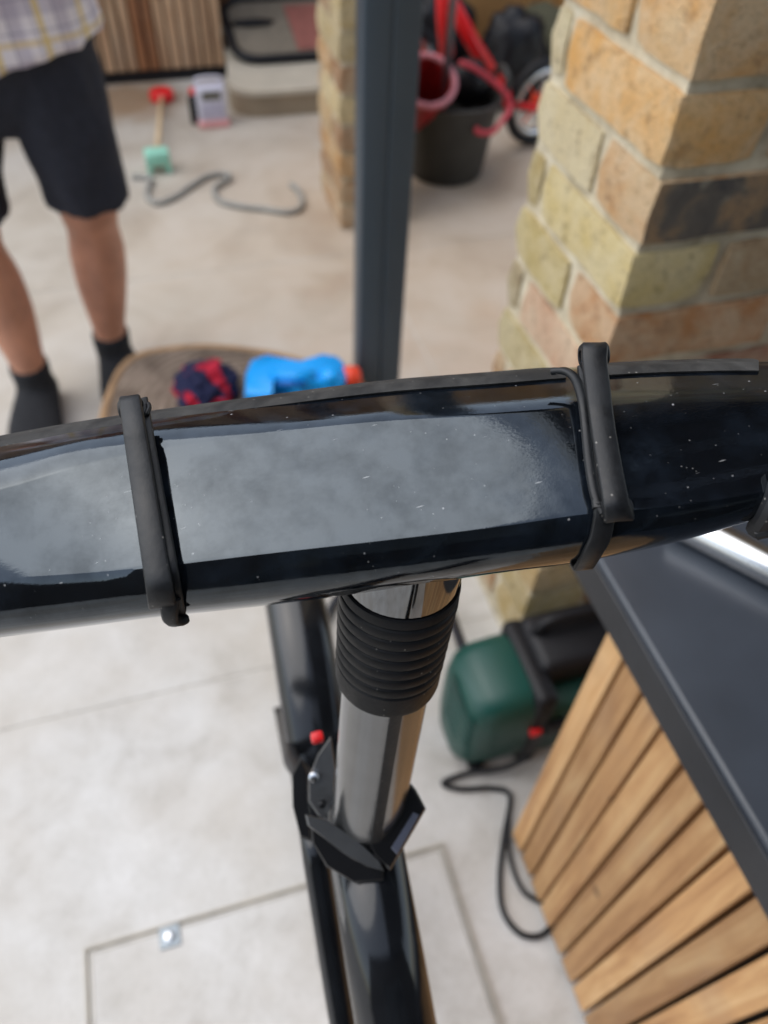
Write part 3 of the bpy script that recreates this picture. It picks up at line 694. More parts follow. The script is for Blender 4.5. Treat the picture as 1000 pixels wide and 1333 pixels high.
plate('release_lever', [(431, 958), (414, 982), (402, 1012), (402, 1044), (415, 1063), (433, 1070), (437, 1000)], .424, .006, simple('satin_lever', srgb(104, 105, 106), .3, .7))
plate('hinge_cover', [(392, 985), (380, 1008), (381, 1050), (391, 1090), (405, 1096), (401, 1052), (400, 1004)], .445, .014, MATTE)
bm = bmesh.new(); p = at(409, 1010, .423); lathe(bm, p, -BACK, [(-.003, .0018), (-.0025, .0028), (.002, .003)], 12); kp_('pivot_bolt', bm, CHROME)
bm = bmesh.new(); p = at(419, 1046, .423); lathe(bm, p, -BACK, [(-.003, .0012), (-.0025, .002), (.002, .0022)], 12); kp_('pivot_bolt', bm, MATTE)
plate('clamp_lip', [(397, 1060), (424, 1066), (448, 1082), (470, 1098), (496, 1122), (500, 1134), (478, 1128), (446, 1110), (418, 1088), (400, 1074)], .392, .012, bpy.data.materials['satin_lever'])
plate('clamp_body', [(404, 1076), (430, 1082), (470, 1104), (500, 1128), (500, 1146), (462, 1150), (425, 1128), (406, 1096)], .402, .03, MATTE)
bm = bmesh.new(); box(bm, (-.0035, -.003, -.003), (.0035, .003, .003), .0015, 2); o = kp_('red_button', bm, REDP, BK, 40); o.location = at(413, 960, .435)
# main sloping frame tube towards the rider
M0, M1 = at(472, 1082, .425), at(541, 1480, .435)
bm = bmesh.new(); dd = (M1 - M0)
tube(bm, [M0, M0 + dd * .5, M1, M1 + dd * .5 + V((0, -.03, -.04)), M1 + dd * 1.0 + V((0, -.1, -.02)), M1 + dd * 1.4 + V((0, -.2, .0))], [.0205, .0225, .0235, .0235, .0235, .0235], 40); FT = kp_('frame_tube', bm, GLOSS2, BK, 0)
bm = bmesh.new(); q = at(441, 1100, .415); q1 = at(512, 1480, .428)
tube(bm, [at(426, 1066, .412), q, (q + q1) / 2, q1], [.004, .0058, .0062, .0062], 16); kp_('highlight_strip', bm, GUNMETAL, BK, 0)  # grey tube standing in for the bright highlight along the frame tube
bm = bmesh.new(); tube(bm, [at(404, 1070, .475), at(412, 1120, .477), at(440, 1290, .485), at(472, 1480, .49), at(500, 1600, .49), at(560, 1720, .46)], [.0075, .0085, .009, .009, .009, .008], 16); kp_('brake_hose', bm, GLOSS2, BK, 0)
# front wheel, turned a little, with mudguard, under the column
WC = V((.060, .455, .278)); wy = V((.06, 1, 0)).normalized(); wx = V((1, -.06, 0)).normalized()
def wp(ang, r, off=0): return WC + wy * (math.cos(ang) * r) + V((0, 0, math.sin(ang) * r)) + wx * off
NW = 72
bm = bmesh.new(); tube(bm, [wp(2 * math.pi * k / NW, .254) for k in range(NW)], .023, 14, closed=True); WH = kp_('tyre', bm, RUBBER, BK, 0)
bm = bmesh.new(); tube(bm, [wp(2 * math.pi * k / NW, .231) for k in range(NW)], .009, 10, closed=True); kp_('rim', bm, GUNMETAL, BK, 0)
for k in range(20):
    bm = bmesh.new(); a = 2 * math.pi * k / 20; tube(bm, [wp(a + .35 * (-1) ** k, .02, .018 * (-1) ** (k // 2)), wp(a, .229)], .0011, 6); kp_('spoke', bm, CHROME, BK, 0)
bm = bmesh.new(); lathe(bm, WC - wx * .036, wx, [(0, .008), (.012, .008), (.014, .022), (.058, .022), (.06, .008), (.072, .008)], 20); kp_('hub', bm, BLACKP)
bm = bmesh.new(); rg = []
for k in range(40):
    a = R(-12 + k * 5.6); c = wp(a, .283); ro = (c - WC).normalized(); r = []
    for s in range(9):
        t = math.sin((s / 8 - .5) * math.pi); r.append(c + wx * .029 * t + ro * (.019 * math.sqrt(max(0, 1 - t * t))))
    for s in range(8, -1, -1):
        t = math.sin((s / 8 - .5) * math.pi); r.append(c + wx * .0275 * t + ro * (.019 * math.sqrt(max(0, 1 - t * t)) - .0025))
    rg.append(r)
loft(bm, rg); kp_('mudguard', bm, GLOSS2, BK, 60)
bm = bmesh.new(); ell(bm, wp(R(92), .300, .018), (.008, .005, .006), 12); kp_('amber_reflector', bm, simple('amber_plastic', srgb(220, 140, 30), .3), BK, 0)
for s in (-1, 1):
    bm = bmesh.new(); tube(bm, [CB + wx * .008 * s + AXC * .01, CB.lerp(WC, .4) + wx * .030 * s, WC + wx * .030 * s], [.008, .007, .006], 14); kp_('fork_leg', bm, BLACKP, BK, 0)
# rear end so that the bicycle stands: seat tube, rear wheel
RC = V((.10, -.72, .278))
def rp(ang, r, off=0): return RC + V((off, math.cos(ang) * r, math.sin(ang) * r))
bm = bmesh.new(); tube(bm, [rp(2 * math.pi * k / NW, .254) for k in range(NW)], .023, 14, closed=True); kp_('tyre', bm, RUBBER, BK, 0)
bm = bmesh.new(); tube(bm, [rp(2 * math.pi * k / NW, .231) for k in range(NW)], .009, 10, closed=True); kp_('rim', bm, GUNMETAL, BK, 0)
bm = bmesh.new(); lathe(bm, RC - V((.05, 0, 0)), (1, 0, 0), [(0, .01), (.02, .01), (.022, .025), (.075, .025), (.08, .01), (.1, .01)], 20); kp_('hub', bm, BLACKP)
E_ = M1 + dd * 1.4 + V((0, -.2, 0))
for s in (-1, 1):
    bm = bmesh.new(); tube(bm, [E_ + V((.015 * s, 0, 0)), (E_ + RC) / 2 + V((.05 * s, 0, 0)), RC + V((.05 * s, 0, 0))], .010, 12); kp_('chain_stay', bm, GLOSS2, BK, 0)

# ================================================================== STUMP TABLE with cloth and toy
ZT = .18
def T_(p): return gz(p[0], p[1], ZT)
out = [T_(p) for p in ((128, 548), (158, 470), (222, 449), (310, 449), (400, 466), (472, 492))]
ctr = V((.085, 1.16, 0)); near = [V((.325, 1.08, ZT)), V((.24, .99, ZT)), V((.10, .955, ZT)), V((-.05, .97, ZT)), V((-.15, 1.06, ZT))]
ring = spline(out + near, 8, True); ring = [V((p.x, p.y, 0)) for p in ring]
SP = thing('stump_table', ctr, 'low brown tree stump table holding a cloth and a blue toy', 'stump table')
def rsc(k, z, jit=.0): return [V(((p.x - ctr.x) * k, (p.y - ctr.y) * k, z)) + V((1, 1, 0)) * jit * noise.noise(p * 25 + V((0, 0, z * 30))) for p in ring]
bm = bmesh.new(); loft(bm, [rsc(1.03, 0, .01), rsc(1.0, .04, .01), rsc(.985, .10, .01), rsc(1.0, .155, .008), rsc(1.0, ZT - .006, .004), rsc(.985, ZT, .002), rsc(.955, ZT - .001, .002), rsc(.93, ZT - .010, 0)]); bm_obj('trunk', bm, BARK, SP, 0)
bm = bmesh.new(); loft(bm, [rsc(.95, ZT - .02), rsc(.945, ZT - .005, .003), rsc(.93, ZT - .004, .003), rsc(.5, ZT - .003), rsc(.1, ZT - .003)]); bm_obj('sawn_top', bm, STUMPTOP, SP, 0)
# toy
cc = gz(395, 492, ZT)
GN = thing('toy_water_pistol', (cc.x, cc.y, ZT - .002), 'bright blue toy pistol with an orange tip lying on the stump table', 'toy')
def gp(x, y, z): q = gz(x, y, ZT + z); return q - V(GN.location)
def gpart(name, bm, mat): return bm_obj(name, bm, mat, GN, 0)
OUT = [(319, 520), (320, 492), (326, 477), (344, 470), (366, 474), (392, 479), (408, 474), (424, 469), (442, 472), (451, 482), (453, 498), (444, 507), (424, 508), (404, 506), (388, 511), (374, 507), (360, 503), (353, 508), (352, 524)]
bm = bmesh.new(); base = [gp(x, y, .02) for x, y in OUT]; cg = sum(base, V()) / len(base)
def lay(k, z): return [V((cg.x + (p.x - cg.x) * k, cg.y + (p.y - cg.y) * k, z)) for p in base]
loft(bm, [lay(.90, .003), lay(.97, .007), lay(1, .013), lay(1, .030), lay(.97, .037), lay(.90, .042)]); bm_obj('body', bm, BLUEP, GN, 50)
bm = bmesh.new(); tube(bm, [gp(352, 486, .040), gp(384, 491, .040), gp(410, 489, .040)], [.010, .011, .012], 12); gpart('barrel', bm, BLUEP)
bm = bmesh.new(); tube(bm, [gp(362, 499, .036), gp(398, 500, .036)], .006, 8); gpart('slot', bm, simple('dark_blue_plastic', srgb(0, 92, 170), .4))
bm = bmesh.new(); lathe(bm, gp(430, 490, .036), (0, 0, 1), [(0, .022), (.010, .020), (.015, .012), (.016, .002)], 18); gpart('tank_cap', bm, BLUEP)
bm = bmesh.new(); p, q = gp(449, 491, .024), gp(468, 488, .024); lathe(bm, p, q - p, [(0, .021), (.012, .021), (.026, .019), (.031, .014), (.031, .004)], 18); gpart('muzzle', bm, ORANGEP)
# cloth
cc = gz(270, 512, ZT); bm = bmesh.new(); bmesh.ops.create_icosphere(bm, subdivisions=5, radius=1)
for v in bm.verts:
    n = v.co.normalized(); f = 1 + .28 * noise.noise(n * 2.3) + .20 * (1 - abs(noise.noise(n * 4.2 + V((3, 1, 2)))) * 2.5)
    v.co = V((n.x * .052 * f, n.y * .058 * f, max(-.6, n.z) * .036 * f + .018))
o = bm_obj('cloth_bundle', bm, CLOTH, None, 0); o.location = (cc.x, cc.y, ZT - .002); tag(o, 'crumpled red and navy cloth lying on the stump table', 'cloth')

def wrinkle(o, amp, sx, sz):
    for v in o.data.vertices:
        p = v.co; f = noise.noise(V((p.x * sx, p.y * sx, p.z * sz))) + .6 * noise.noise(V((p.x * sx * 2.2 + 5, p.y * sx * 2.2 + p.z * 9, p.z * sz * 1.7)))
        v.co = p + v.normal * amp * f
# ================================================================== PERSON
PS = thing('person', (-.22, 1.56, 0), 'person in checked shirt, dark shorts and black socks standing beyond the handlebar', 'person')
PO = V(PS.location)
A = lambda x, y, z: V((x, y, z)) - PO
def limb(bm, pts, seg=16):
    """pts: (x, y, z, rx, ry)"""
    rg = []
    P_ = spline([V(p[:3]) for p in pts], 4); Rx = spline([V((p[3], p[4], 0)) for p in pts], 4)
    for p, r in zip(P_, Rx): rg.append([p - PO + V((r.x * math.cos(t), r.y * math.sin(t), 0)) for t in [2 * math.pi * k / seg for k in range(seg)]])
    loft(bm, rg)
bm = bmesh.new()
# image-right leg, image-left leg
limb(bm, [(-.150, 1.545, .03, .036, .05), (-.153, 1.553, .085, .034, .040), (-.150, 1.56, .13, .036, .042), (-.142, 1.576, .22, .052, .060), (-.134, 1.580, .30, .057, .064), (-.129, 1.562, .365, .051, .054), (-.127, 1.550, .41, .057, .058), (-.128, 1.56, .52, .066, .07), (-.155, 1.57, .70, .075, .085)])
limb(bm, [(-.325, 1.47, .03, .036, .05), (-.326, 1.478, .085, .034, .040), (-.327, 1.488, .13, .037, .044), (-.334, 1.512, .22, .052, .060), (-.342, 1.522, .30, .057, .064), (-.345, 1.512, .365, .051, .054), (-.346, 1.508, .41, .057, .058), (-.335, 1.54, .52, .066, .07), (-.295, 1.57, .70, .075, .085)])
limb(bm, [(-.225, 1.58, .68, .12, .09), (-.225, 1.58, .74, .145, .10), (-.225, 1.58, .86, .13, .09), (-.225, 1.585, 1.0, .14, .10), (-.225, 1.59, 1.14, .165, .10), (-.225, 1.59, 1.22, .15, .08), (-.225, 1.585, 1.27, .055, .055), (-.225, 1.575, 1.33, .050, .052)])
ell(bm, A(-.225, 1.565, 1.43), (.070, .088, .105), 20); ell(bm, A(-.225, 1.49, 1.415), (.012, .02, .022)); ell(bm, A(-.225, 1.505, 1.365), (.035, .03, .025))
for s in (-1, 1):
    ell(bm, A(-.225 + .071 * s, 1.575, 1.425), (.010, .018, .028))
    limb(bm, [(-.225 + .165 * s, 1.59, 1.19, .05, .05), (-.225 + .205 * s, 1.60, 1.08, .045, .045), (-.225 + .222 * s, 1.60, .965, .038, .04), (-.225 + .222 * s, 1.575, .925, .036, .036)])
    tube(bm, [A(-.225 + .222 * s, 1.59, .93), A(-.225 + .20 * s, 1.50, .945), A(-.225 + .165 * s, 1.40, .97), A(-.225 + .15 * s, 1.36, .98)], [.038, .034, .025, .024], 14)
    hx = -.225 + .145 * s; ell(bm, A(hx, 1.325, .985), (.022, .045, .036), 14)
    for k, (dz, L) in enumerate(((.026, .056), (.010, .064), (-.008, .060), (-.024, .048))):
        b0 = A(hx, 1.295, .985 + dz); tube(bm, [b0, b0 + V((-.008 * s, -L * .5, -.004)), b0 + V((-.026 * s, -L * .9, -.010))], [.0095, .009, .0075], 10)
    b0 = A(hx - .012 * s, 1.335, 1.01); tube(bm, [b0, b0 + V((-.020 * s, -.022, .012)), b0 + V((-.028 * s, -.048, .014))], [.011, .0105, .009], 10)
fuse('body', bm, SKIN, PS, .006, 5)
# socks / shoes
def foot(name, ax, ay, az, dirx, diry, L=.24):
    bm = bmesh.new(); d = V((dirx, diry, 0)).normalized(); s = V((-d.y, d.x, 0)); P0 = A(ax, ay, 0)
    rg = []
    for t, wd, h in ((-.055, .022, .05), (-.045, .034, .07), (-.01, .043, .085), (.04, .049, .078), (.09, .057, .060), (.13, .059, .046), (.165, .048, .036), (.185, .024, .024)):
        c = P0 + d * t; rg.append([c + s * wd * math.cos(a) + V((0, 0, .002 + h / 2 + h / 2 * math.sin(a))) for a in [2 * math.pi * k / 16 for k in range(16)]])
    loft(bm, rg)
    return bm
def sock(ax, ay, dirx, diry, top):
    bm = foot('sock', ax, ay, 0, dirx, diry)
    rg = []
    for z, (x, y), rx, ry in top: rg.append([A(x, y, z) + V((rx * math.cos(a), ry * math.sin(a), 0)) for a in [2 * math.pi * k / 16 for k in range(16)]])
    loft(bm, rg); fuse('sock', bm, SOCK, PS, .006, 3)
sock(-.15, 1.55, .1, -1, [(.03, (-.150, 1.545), .040, .052), (.08, (-.153, 1.553), .040, .046), (.118, (-.151, 1.558), .042, .048)])
sock(-.325, 1.475, -.10, -1, [(.03, (-.325, 1.47), .040, .052), (.08, (-.326, 1.478), .040, .046), (.118, (-.327, 1.486), .042, .048)])
# shorts
bm = bmesh.new()
limb(bm, [(-.122, 1.55, .432, .082, .088), (-.124, 1.555, .50, .083, .09), (-.135, 1.565, .60, .092, .10), (-.15, 1.58, .70, .095, .105)], 24)
limb(bm, [(-.345, 1.525, .432, .082, .088), (-.338, 1.54, .50, .083, .09), (-.315, 1.56, .60, .092, .10), (-.30, 1.58, .70, .095, .105)], 24)
limb(bm, [(-.225, 1.58, .575, .10, .085), (-.225, 1.58, .63, .15, .11), (-.225, 1.58, .72, .18, .12), (-.225, 1.58, .80, .165, .108)], 24)
wrinkle(fuse('shorts', bm, NAVY, PS, .008, 3), .0065, 14, 9)
# shirt
bm = bmesh.new()
limb(bm, [(-.225, 1.578, .685, .205, .135), (-.225, 1.58, .78, .19, .128), (-.225, 1.583, .95, .168, .118), (-.225, 1.588, 1.12, .178, .115), (-.225, 1.59, 1.22, .155, .088), (-.225, 1.587, 1.265, .07, .07)], 28)
for v in bm.verts:
    if v.co.z < .74: v.co.z += .17 * v.co.x * (.74 - v.co.z) / .055
for s in (-1, 1): limb(bm, [(-.225 + .15 * s, 1.59, 1.20, .06, .06), (-.225 + .195 * s, 1.598, 1.10, .062, .062), (-.225 + .215 * s, 1.60, .98, .058, .058)], 16)
wrinkle(fuse('shirt', bm, PLAID, PS, .008, 4), .007, 15, 7)
bm = bmesh.new(); ell(bm, A(-.225, 1.58, 1.455), (.078, .09, .095), 20)
for v in list(bm.verts):
    if v.co.z + PO.z < 1.43 and v.co.y + PO.y < 1.54: v.co.y = 1.56 - PO.y
bm_obj('hair', bm, HAIR, PS, 0)
for s in (-1, 1):
    bm = bmesh.new(); ell(bm, A(-.225 + .028 * s, 1.488, 1.435), (.009, .006, .006), 10); bm_obj('eye', bm, simple('eye_dark', srgb(60, 48, 40), .2), PS, 0)
bm = bmesh.new(); ell(bm, A(-.225, 1.478, 1.375), (.022, .006, .005), 10); bm_obj('mouth', bm, simple('lips', srgb(160, 90, 84), .5), PS, 0)

# ================================================================== FLOOR OBJECTS IN THE YARD
hp = [(172, 230), (196, 232), (192, 246), (193, 258), (206, 264), (228, 256), (252, 240), (272, 229), (296, 227), (297, 234), (282, 242), (279, 251), (286, 261), (310, 268), (345, 272), (372, 276), (389, 272), (394, 262), (388, 248), (379, 240)]
bm = bmesh.new(); tube(bm, spline([gz(x, y, .009) for x, y in hp], 6), .0085, 10)
tag(bm_obj('garden_hose', bm, GREYHOSE, None, 0), 'grey hose snaking across the floor behind the legs', 'hose')
a = gz(208, 222); b = gz(212, 130)
ML = thing('croquet_mallet', (a.x, a.y, 0), 'toy mallet with mint green head, thin handle and red end lying on the floor', 'toy mallet')
d = (V((b.x, b.y, 0)) - V((a.x, a.y, 0))); L = d.length; d.normalize(); s = V((-d.y, d.x, 0))
bm = bmesh.new(); box(bm, (-.038, -.03, .025), (.038, .03, .066), .006, 2); bm_obj('head', bm, MINTP, ML)
for x in (-.03, .03):
    for y in (-.02, .02):
        bm = bmesh.new(); box(bm, (x - .008, y - .008, 0), (x + .008, y + .008, .026), .002, 1); bm_obj('foot', bm, MINTP, ML)
bm = bmesh.new(); tube(bm, [d * .025 + V((0, 0, .048)), d * L + V((0, 0, .02))], .008, 10); bm_obj('handle', bm, mk_wood('pale_dowel', srgb(190, 160, 120), srgb(206, 180, 140), srgb(214, 190, 152), 'Y'), ML, 0)
bm = bmesh.new(); c = d * L; lathe(bm, c, (0, 0, 1), [(.0, .038), (.006, .045), (.028, .045), (.034, .038), (.034, .004)], 24); bm_obj('end_knob', bm, REDP, ML)
p = py(279, 165, 2.90)
RD = thing('radio', (p.x, 2.91, 0), 'small white radio with dark screen and pink base on the floor', 'radio')
bm = bmesh.new(); box(bm, (-.05, -.035, .02), (.05, .035, .128), .006, 2); bm_obj('case', bm, WHITEP, RD)
bm = bmesh.new(); box(bm, (-.054, -.045, 0), (.054, .04, .021), .004, 2); bm_obj('base', bm, simple('pink_plastic', srgb(222, 160, 158), .5), RD)
bm = bmesh.new(); box(bm, (-.032, -.0375, .092), (.032, -.034, .118), .001, 1); bm_obj('screen', bm, simple('dark_screen', srgb(96, 94, 84), .3), RD)
for i in range(5):
    for j in range(3):
        bm = bmesh.new(); box(bm, (-.036 + i * .0155, -.0378, .036 + j * .016), (-.036 + i * .0155 + .010, -.0345, .046 + j * .016), .001, 1); bm_obj('key', bm, simple('grey_key', srgb(186, 182, 206), .5) if (i + j) == 0 else bpy.data.materials['grey_key'], RD)
bm = bmesh.new(); tube(bm, spline([(-.045, 0, .125), (-.04, 0, .15), (.04, 0, .15), (.045, 0, .125)], 5), .005, 8); bm_obj('carry_handle', bm, WHITEP, RD, 0)
p = gz(256, 160)
BT = thing('spray_bottle', (p.x, p.y, 0), 'slim black bottle with a red cap beside the white radio', 'bottle')
bm = bmesh.new(); lathe(bm, (0, 0, 0), (0, 0, 1), [(0, .016), (.003, .019), (.085, .019), (.095, .012), (.10, .010)], 20); bm_obj('bottle_body', bm, BLACKP, BT)
bm = bmesh.new(); lathe(bm, (0, 0, .098), (0, 0, 1), [(0, .011), (.016, .011), (.018, .008)], 16); bm_obj('cap', bm, REDP, BT)

# timber-clad store at the back left
CS = thing('clad_store', (-.7, 3.6, 0), 'store clad in narrow vertical brown battens on a dark plinth', 'shed')
def cb(lo, hi, name, mat, bev=.0): bm = bmesh.new(); box(bm, lo, hi, bev, 1); o = bm_obj(name, bm, mat, CS); o.matrix_parent_inverse = Matrix.Translation(-V(CS.location)); return o
cb((-2.6, 3.362, .0), (.372, 4.6, 2.1), 'carcass', DARKV)
cb((-2.6, 3.335, .0), (.376, 3.36, .036), 'plinth', BLACKP)
bmB = bmesh.new(); box(bmB, (-.0165, -.012, .0), (.0165, .012, 2.04), .002, 1); bmesh.ops.recalc_face_normals(bmB, faces=bmB.faces)
meB = bpy.data.meshes.new('batten'); bmB.to_mesh(meB); bmB.free(); meB.materials.append(CLAD)
meB2 = meB.copy(); meB2.materials.clear(); meB2.materials.append(CLADD)
for i in range(70):
    o = link('batten', meB2 if i in (6, 7, 13) else meB, None, CS); o.location = V((.352 - i * .0415, 3.348, .04)) - V(CS.location)
cb((-2.65, 3.30, 2.1), (.42, 4.65, 2.16), 'roof', DARKV)

# step and dark opening right of the store
bm = bmesh.new()
pf = spline([V((.34, 3.06, 0)), V((.345, 3.0, 0)), V((.375, 2.955, 0)), V((.44, 2.93, 0)), V((.60, 2.925, 0)), V((1.1, 2.925, 0))], 6) + [V((1.1, 4.6, 0)), V((.374, 4.6, 0)), V((.374, 3.3, 0))]
ctrp = V((.7, 3.6, 0))
D_ = thing('stone_step', ctrp, 'low rounded stone step with a brown riser at the back', 'step')
loft(bm, [[p - ctrp for p in pf], [p - ctrp + V((0, 0, .072)) for p in pf]]); bm_obj('riser', bm, STEPFACE, D_, 30)
bm = bmesh.new(); loft(bm, [[(p - ctrp) * 1.0 + V((0, -.008 if p.y < 3.1 else 0, .0725)) for p in pf], [p - ctrp + V((0, -.008 if p.y < 3.1 else 0, .09)) for p in pf]]); bm_obj('tread', bm, PALESTONE, D_, 30)
# black rounded frame leaning on the step
fp = [gz(296, 62, .12), gz(293, 40, .19), gz(305, 75, .105)]
c = V((.86, 3.36, .16))
TR = thing('framed_tray', (c.x, c.y, .09), 'black rounded frame with a pale panel lying on the stone step', 'frame')
def rr_pts(w, h, r, n=6):
    o = []
    for cx, cy, a0 in ((w - r, h - r, 0), (-w + r, h - r, 90), (-w + r, -h + r, 180), (w - r, -h + r, 270)):
        for k in range(n + 1): a = R(a0 + 90 * k / n); o.append(V((cx + r * math.cos(a), cy + r * math.sin(a), 0)))
    return o
tl = Matrix.Rotation(R(14), 3, 'X')
rp_ = [tl @ p + V((0, 0, .062)) for p in rr_pts(.46, .19, .09)]
bm = bmesh.new(); tube(bm, rp_, .017, 10, closed=True); bm_obj('rim', bm, BLACKP, TR, 0)
bm = bmesh.new(); pp = [tl @ p + V((0, 0, .056)) for p in rr_pts(.45, .18, .085)]; loft(bm, [pp, [p + V((0, 0, .008)) for p in pp]]); bm_obj('panel', bm, simple('pale_panel', srgb(122, 112, 97), .6), TR, 30)
bm = bmesh.new(); q = [tl @ V((x, y, 0)) + V((0, 0, .066)) for x, y in ((-.22, -.155), (-.03, -.155), (-.03, .13), (-.22, .13))]; loft(bm, [q, [p + V((0, 0, .004)) for p in q]]); bm_obj('red_label', bm, simple('dull_red_panel', srgb(146, 88, 78), .6), TR, 30)
bm = bmesh.new(); ell(bm, tl @ V((-.36, .03, 0)) + V((0, 0, .07)), (.085, .03, .012), 16); bm_obj('handle', bm, BLACKP, TR, 0)
# recess behind: door jamb, dark interior, boards
SR = thing('store_recess', (1.2, 4.2, 0), 'dark open store with timber back boards behind the brick pillar', 'shed')
def sr(lo, hi, name, mat): bm = bmesh.new(); box(bm, lo, hi, .002, 1); o = bm_obj(name, bm, mat, SR); o.matrix_parent_inverse = Matrix.Translation(-V(SR.location)); return o
sr((.40, 3.62, .09), (.455, 3.70, 2.1), 'jamb', CLADD)
for i in range(24): sr((.56 + i * .125, 3.86, .0), (.56 + i * .125 + .122, 3.885, 2.1), 'back_board', BOARD if i > 1 else CARD)
sr((.455, 3.95, 0.0), (3.6, 4.0, 2.1), 'lining', DARKV)
sr((3.5, 2.2, 0.0), (3.55, 4.0, 2.1), 'side_lining', DARKV)

# ================================================================== TRUG, BUCKET, HOOP, POLE, CHILD'S BIKE
tc = V((.955, 2.39, 0))
TU = thing('rubber_trug', tc, 'large black rubber bucket full of toys behind the grey post', 'bucket')
bm = bmesh.new(); lathe(bm, (0, 0, 0), (0, 0, 1), [(0, .118), (.006, .124), (.20, .150), (.236, .156), (.238, .163), (.248, .164), (.25, .157), (.24, .150), (.20, .144), (.02, .118), (.018, .01)], 40); bm_obj('tub', bm, TUBM, TU, 40)
for s in (-1, 1):
    bm = bmesh.new(); tube(bm, spline([(.158 * s, -.05, .24), (.165 * s, -.045, .285), (.165 * s, 0, .305), (.165 * s, .045, .285), (.158 * s, .05, .24)], 6), .010, 10); bm_obj('handle', bm, TUBM, TU, 0)
c = V((.845, 2.37, .20))
RB = thing('red_bucket', c, 'faded red bucket tipped inside the black bucket', 'bucket')
axb = V((-.05, -.48, .80)).normalized()
bm = bmesh.new(); lathe(bm, (0, 0, 0), axb, [(-.02, .055), (.0, .062), (.12, .082), (.14, .085), (.142, .078), (.12, .074), (.0, .056), (.0, .005)], 28, False); bm_obj('shell', bm, simple('dark_red_plastic', srgb(150, 34, 38), .4), RB, 40)
bm = bmesh.new(); u = axb.orthogonal().normalized(); s = axb.cross(u); tube(bm, [axb * .138 + .084 * (math.cos(t) * u + math.sin(t) * s) for t in [2 * math.pi * k / 32 for k in range(32)]], .009, 10, closed=True); bm_obj('rim', bm, simple('pale_pink_plastic', srgb(206, 130, 140), .5), RB, 0)
bm = bmesh.new(); hp_ = [(598, 82, 2.34), (615, 88, 2.33), (640, 105, 2.31), (660, 125, 2.29), (664, 142, 2.27), (652, 160, 2.235), (640, 172, 2.22), (622, 172, 2.22), (622, 165, 2.225)]
tube(bm, spline([py(x, y, Y) for x, y, Y in hp_], 6), .0085, 10)
tag(bm_obj('red_hoop', bm, PINKP, None, 0), 'faded red curved plastic hoop hanging over the rim of the black bucket', 'hoop')
bm = bmesh.new(); a = V((tc.x - .035, 2.36, .02)); b = py(590, 0, 2.30); tube(bm, [a, a + (b - a) * 2.2], .011, 12)
tag(bm_obj('broom_pole', bm, simple('grey_pole', srgb(108, 110, 118), .4, .4), None, 0), 'thin grey pole standing upright in the black bucket', 'pole')
bm = bmesh.new(); ell(bm, (0, 0, 0), (.075, .06, .07), 16)
for v in bm.verts: v.co += v.co.normalized() * .012 * noise.noise(v.co * 40)
o = bm_obj('dark_ball', bm, BLACKP, None, 0); o.location = (1.02, 2.42, .255); tag(o, 'dark lumpy toy lying on top inside the black bucket', 'toy')
# child's bicycle behind the trug
CBK = thing('child_bicycle', (1.25, 2.6, 0), 'red child\'s bicycle parked behind the black bucket', 'bicycle')
def cbk(name, bm, mat, sm=0): o = bm_obj(name, bm, mat, CBK, sm); o.matrix_parent_inverse = Matrix.Translation(-V(CBK.location)); return o
def ptb(x, y, Y): return py(x, y, Y)
def wheel(cx, cy, r, ay):
    c = V((cx, cy, r)); f = V((math.cos(ay), math.sin(ay), 0)); sd = V((-f.y, f.x, 0))
    def q(a, k): return c + f * (math.cos(a) * k) + V((0, 0, math.sin(a) * k))
    bm = bmesh.new(); tube(bm, [q(2 * math.pi * k / 48, r - .016) for k in range(48)], .016, 10, closed=True); cbk('tyre', bm, BLACKP)
    bm = bmesh.new(); tube(bm, [q(2 * math.pi * k / 48, r - .040) for k in range(48)], .013, 10, closed=True); cbk('rim', bm, CHROME)
    for k in range(8): bm = bmesh.new(); a = 2 * math.pi * k / 8; tube(bm, [q(a, .02), q(a, r - .045)], .004, 6); cbk('spoke', bm, ORANGEP if k % 2 else CHROME)
    bm = bmesh.new(); lathe(bm, c - sd * .03, sd, [(0, .02), (.06, .02)], 14); cbk('hub', bm, ORANGEP)
    return c
c1 = wheel(1.335, 2.52, .14, R(12)); c2 = wheel(.98, 2.92, .14, R(160))
a = ptb(578, -40, 2.56); b = ptb(582, 72, 2.56); e = ptb(665, 135, 2.50)
bm = bmesh.new(); tube(bm, [a, ptb(578, 20, 2.56), b], .024, 12); cbk('seat_tube', bm, REDP)
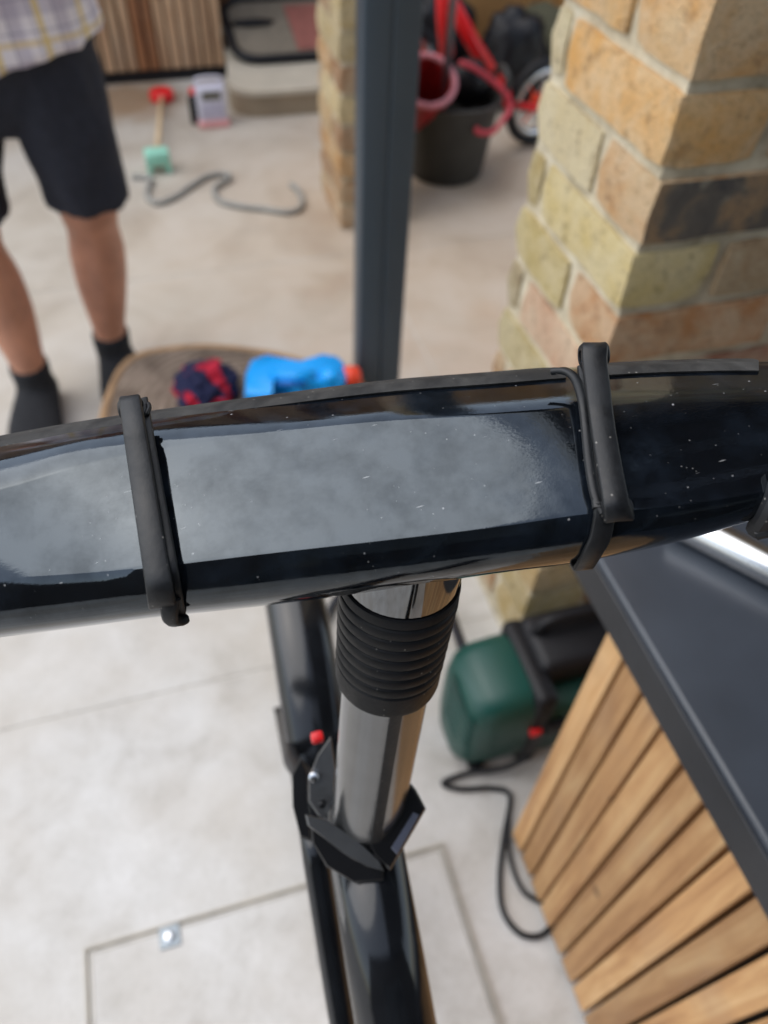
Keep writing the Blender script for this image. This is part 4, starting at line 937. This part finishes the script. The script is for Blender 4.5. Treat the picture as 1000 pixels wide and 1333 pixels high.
bm = bmesh.new(); tube(bm, [ptb(580, -10, 2.56), ptb(615, 55, 2.54), e], .024, 12); cbk('down_tube', bm, REDP)
bm = bmesh.new(); tube(bm, [e, (e + c1) / 2 + V((0, -.04, 0)), c1 + V((0, -.04, 0))], .012, 10); cbk('fork_leg', bm, REDP)
bm = bmesh.new(); tube(bm, [b, (b + c2) / 2, c2 + V((0, -.04, 0))], .012, 10); cbk('chain_stay', bm, REDP)
bm = bmesh.new(); tube(bm, [a, a + V((.0, .0, .16))], .014, 10); cbk('handle_post', bm, BLACKP)
bm = bmesh.new(); q = a + V((0, 0, .16)); tube(bm, [q + V((-.2, .05, .02)), q, q + V((.2, -.05, .02))], .012, 10); cbk('handlebar', bm, BLACKP)
# dark clutter beside it
def lump(c, r, label, cat, name, mat, seed, group=None):
    bm = bmesh.new(); bmesh.ops.create_icosphere(bm, subdivisions=4, radius=1)
    for v in bm.verts:
        n = v.co.normalized(); f = 1 + .22 * noise.noise(n * 2 + V((seed, 0, 0))) + .10 * noise.noise(n * 5 + V((0, seed, 0)))
        v.co = V((n.x * r[0] * f, n.y * r[1] * f, max(-.85, n.z) * r[2] * f + r[2] * .85))
    o = bm_obj(name, bm, mat, None, 0); o.location = c; return tag(o, label, cat, group)
lump((1.37, 2.86, 0), (.14, .10, .17), 'black helmet-like bag piled behind the child\'s bicycle wheel', 'bag', 'tool_bag', BLACKP, 2)
lump((1.12, 3.05, 0), (.16, .12, .20), 'soft black sack slumped against the timber boards', 'sack', 'rubbish_sack', BLACKP, 5)
lump((1.62, 3.1, 0), (.18, .14, .14), 'dark olive sack lying by the cardboard box', 'sack', 'rubbish_sack', simple('olive_fabric', srgb(72, 70, 52), .9), 9)
BX = thing('cardboard_box', (1.46, 3.45, 0), 'tall brown cardboard box at the back of the store', 'box')
bm = bmesh.new(); box(bm, (-.14, -.12, 0), (.14, .12, .42), .003, 1); bm_obj('carton', bm, CARD, BX)
for s in (-1, 1): bm = bmesh.new(); box(bm, (-.139, min(0, s * .119), .4215), (.139, max(0, s * .119), .4245)); bm_obj('flap', bm, CARD, BX)
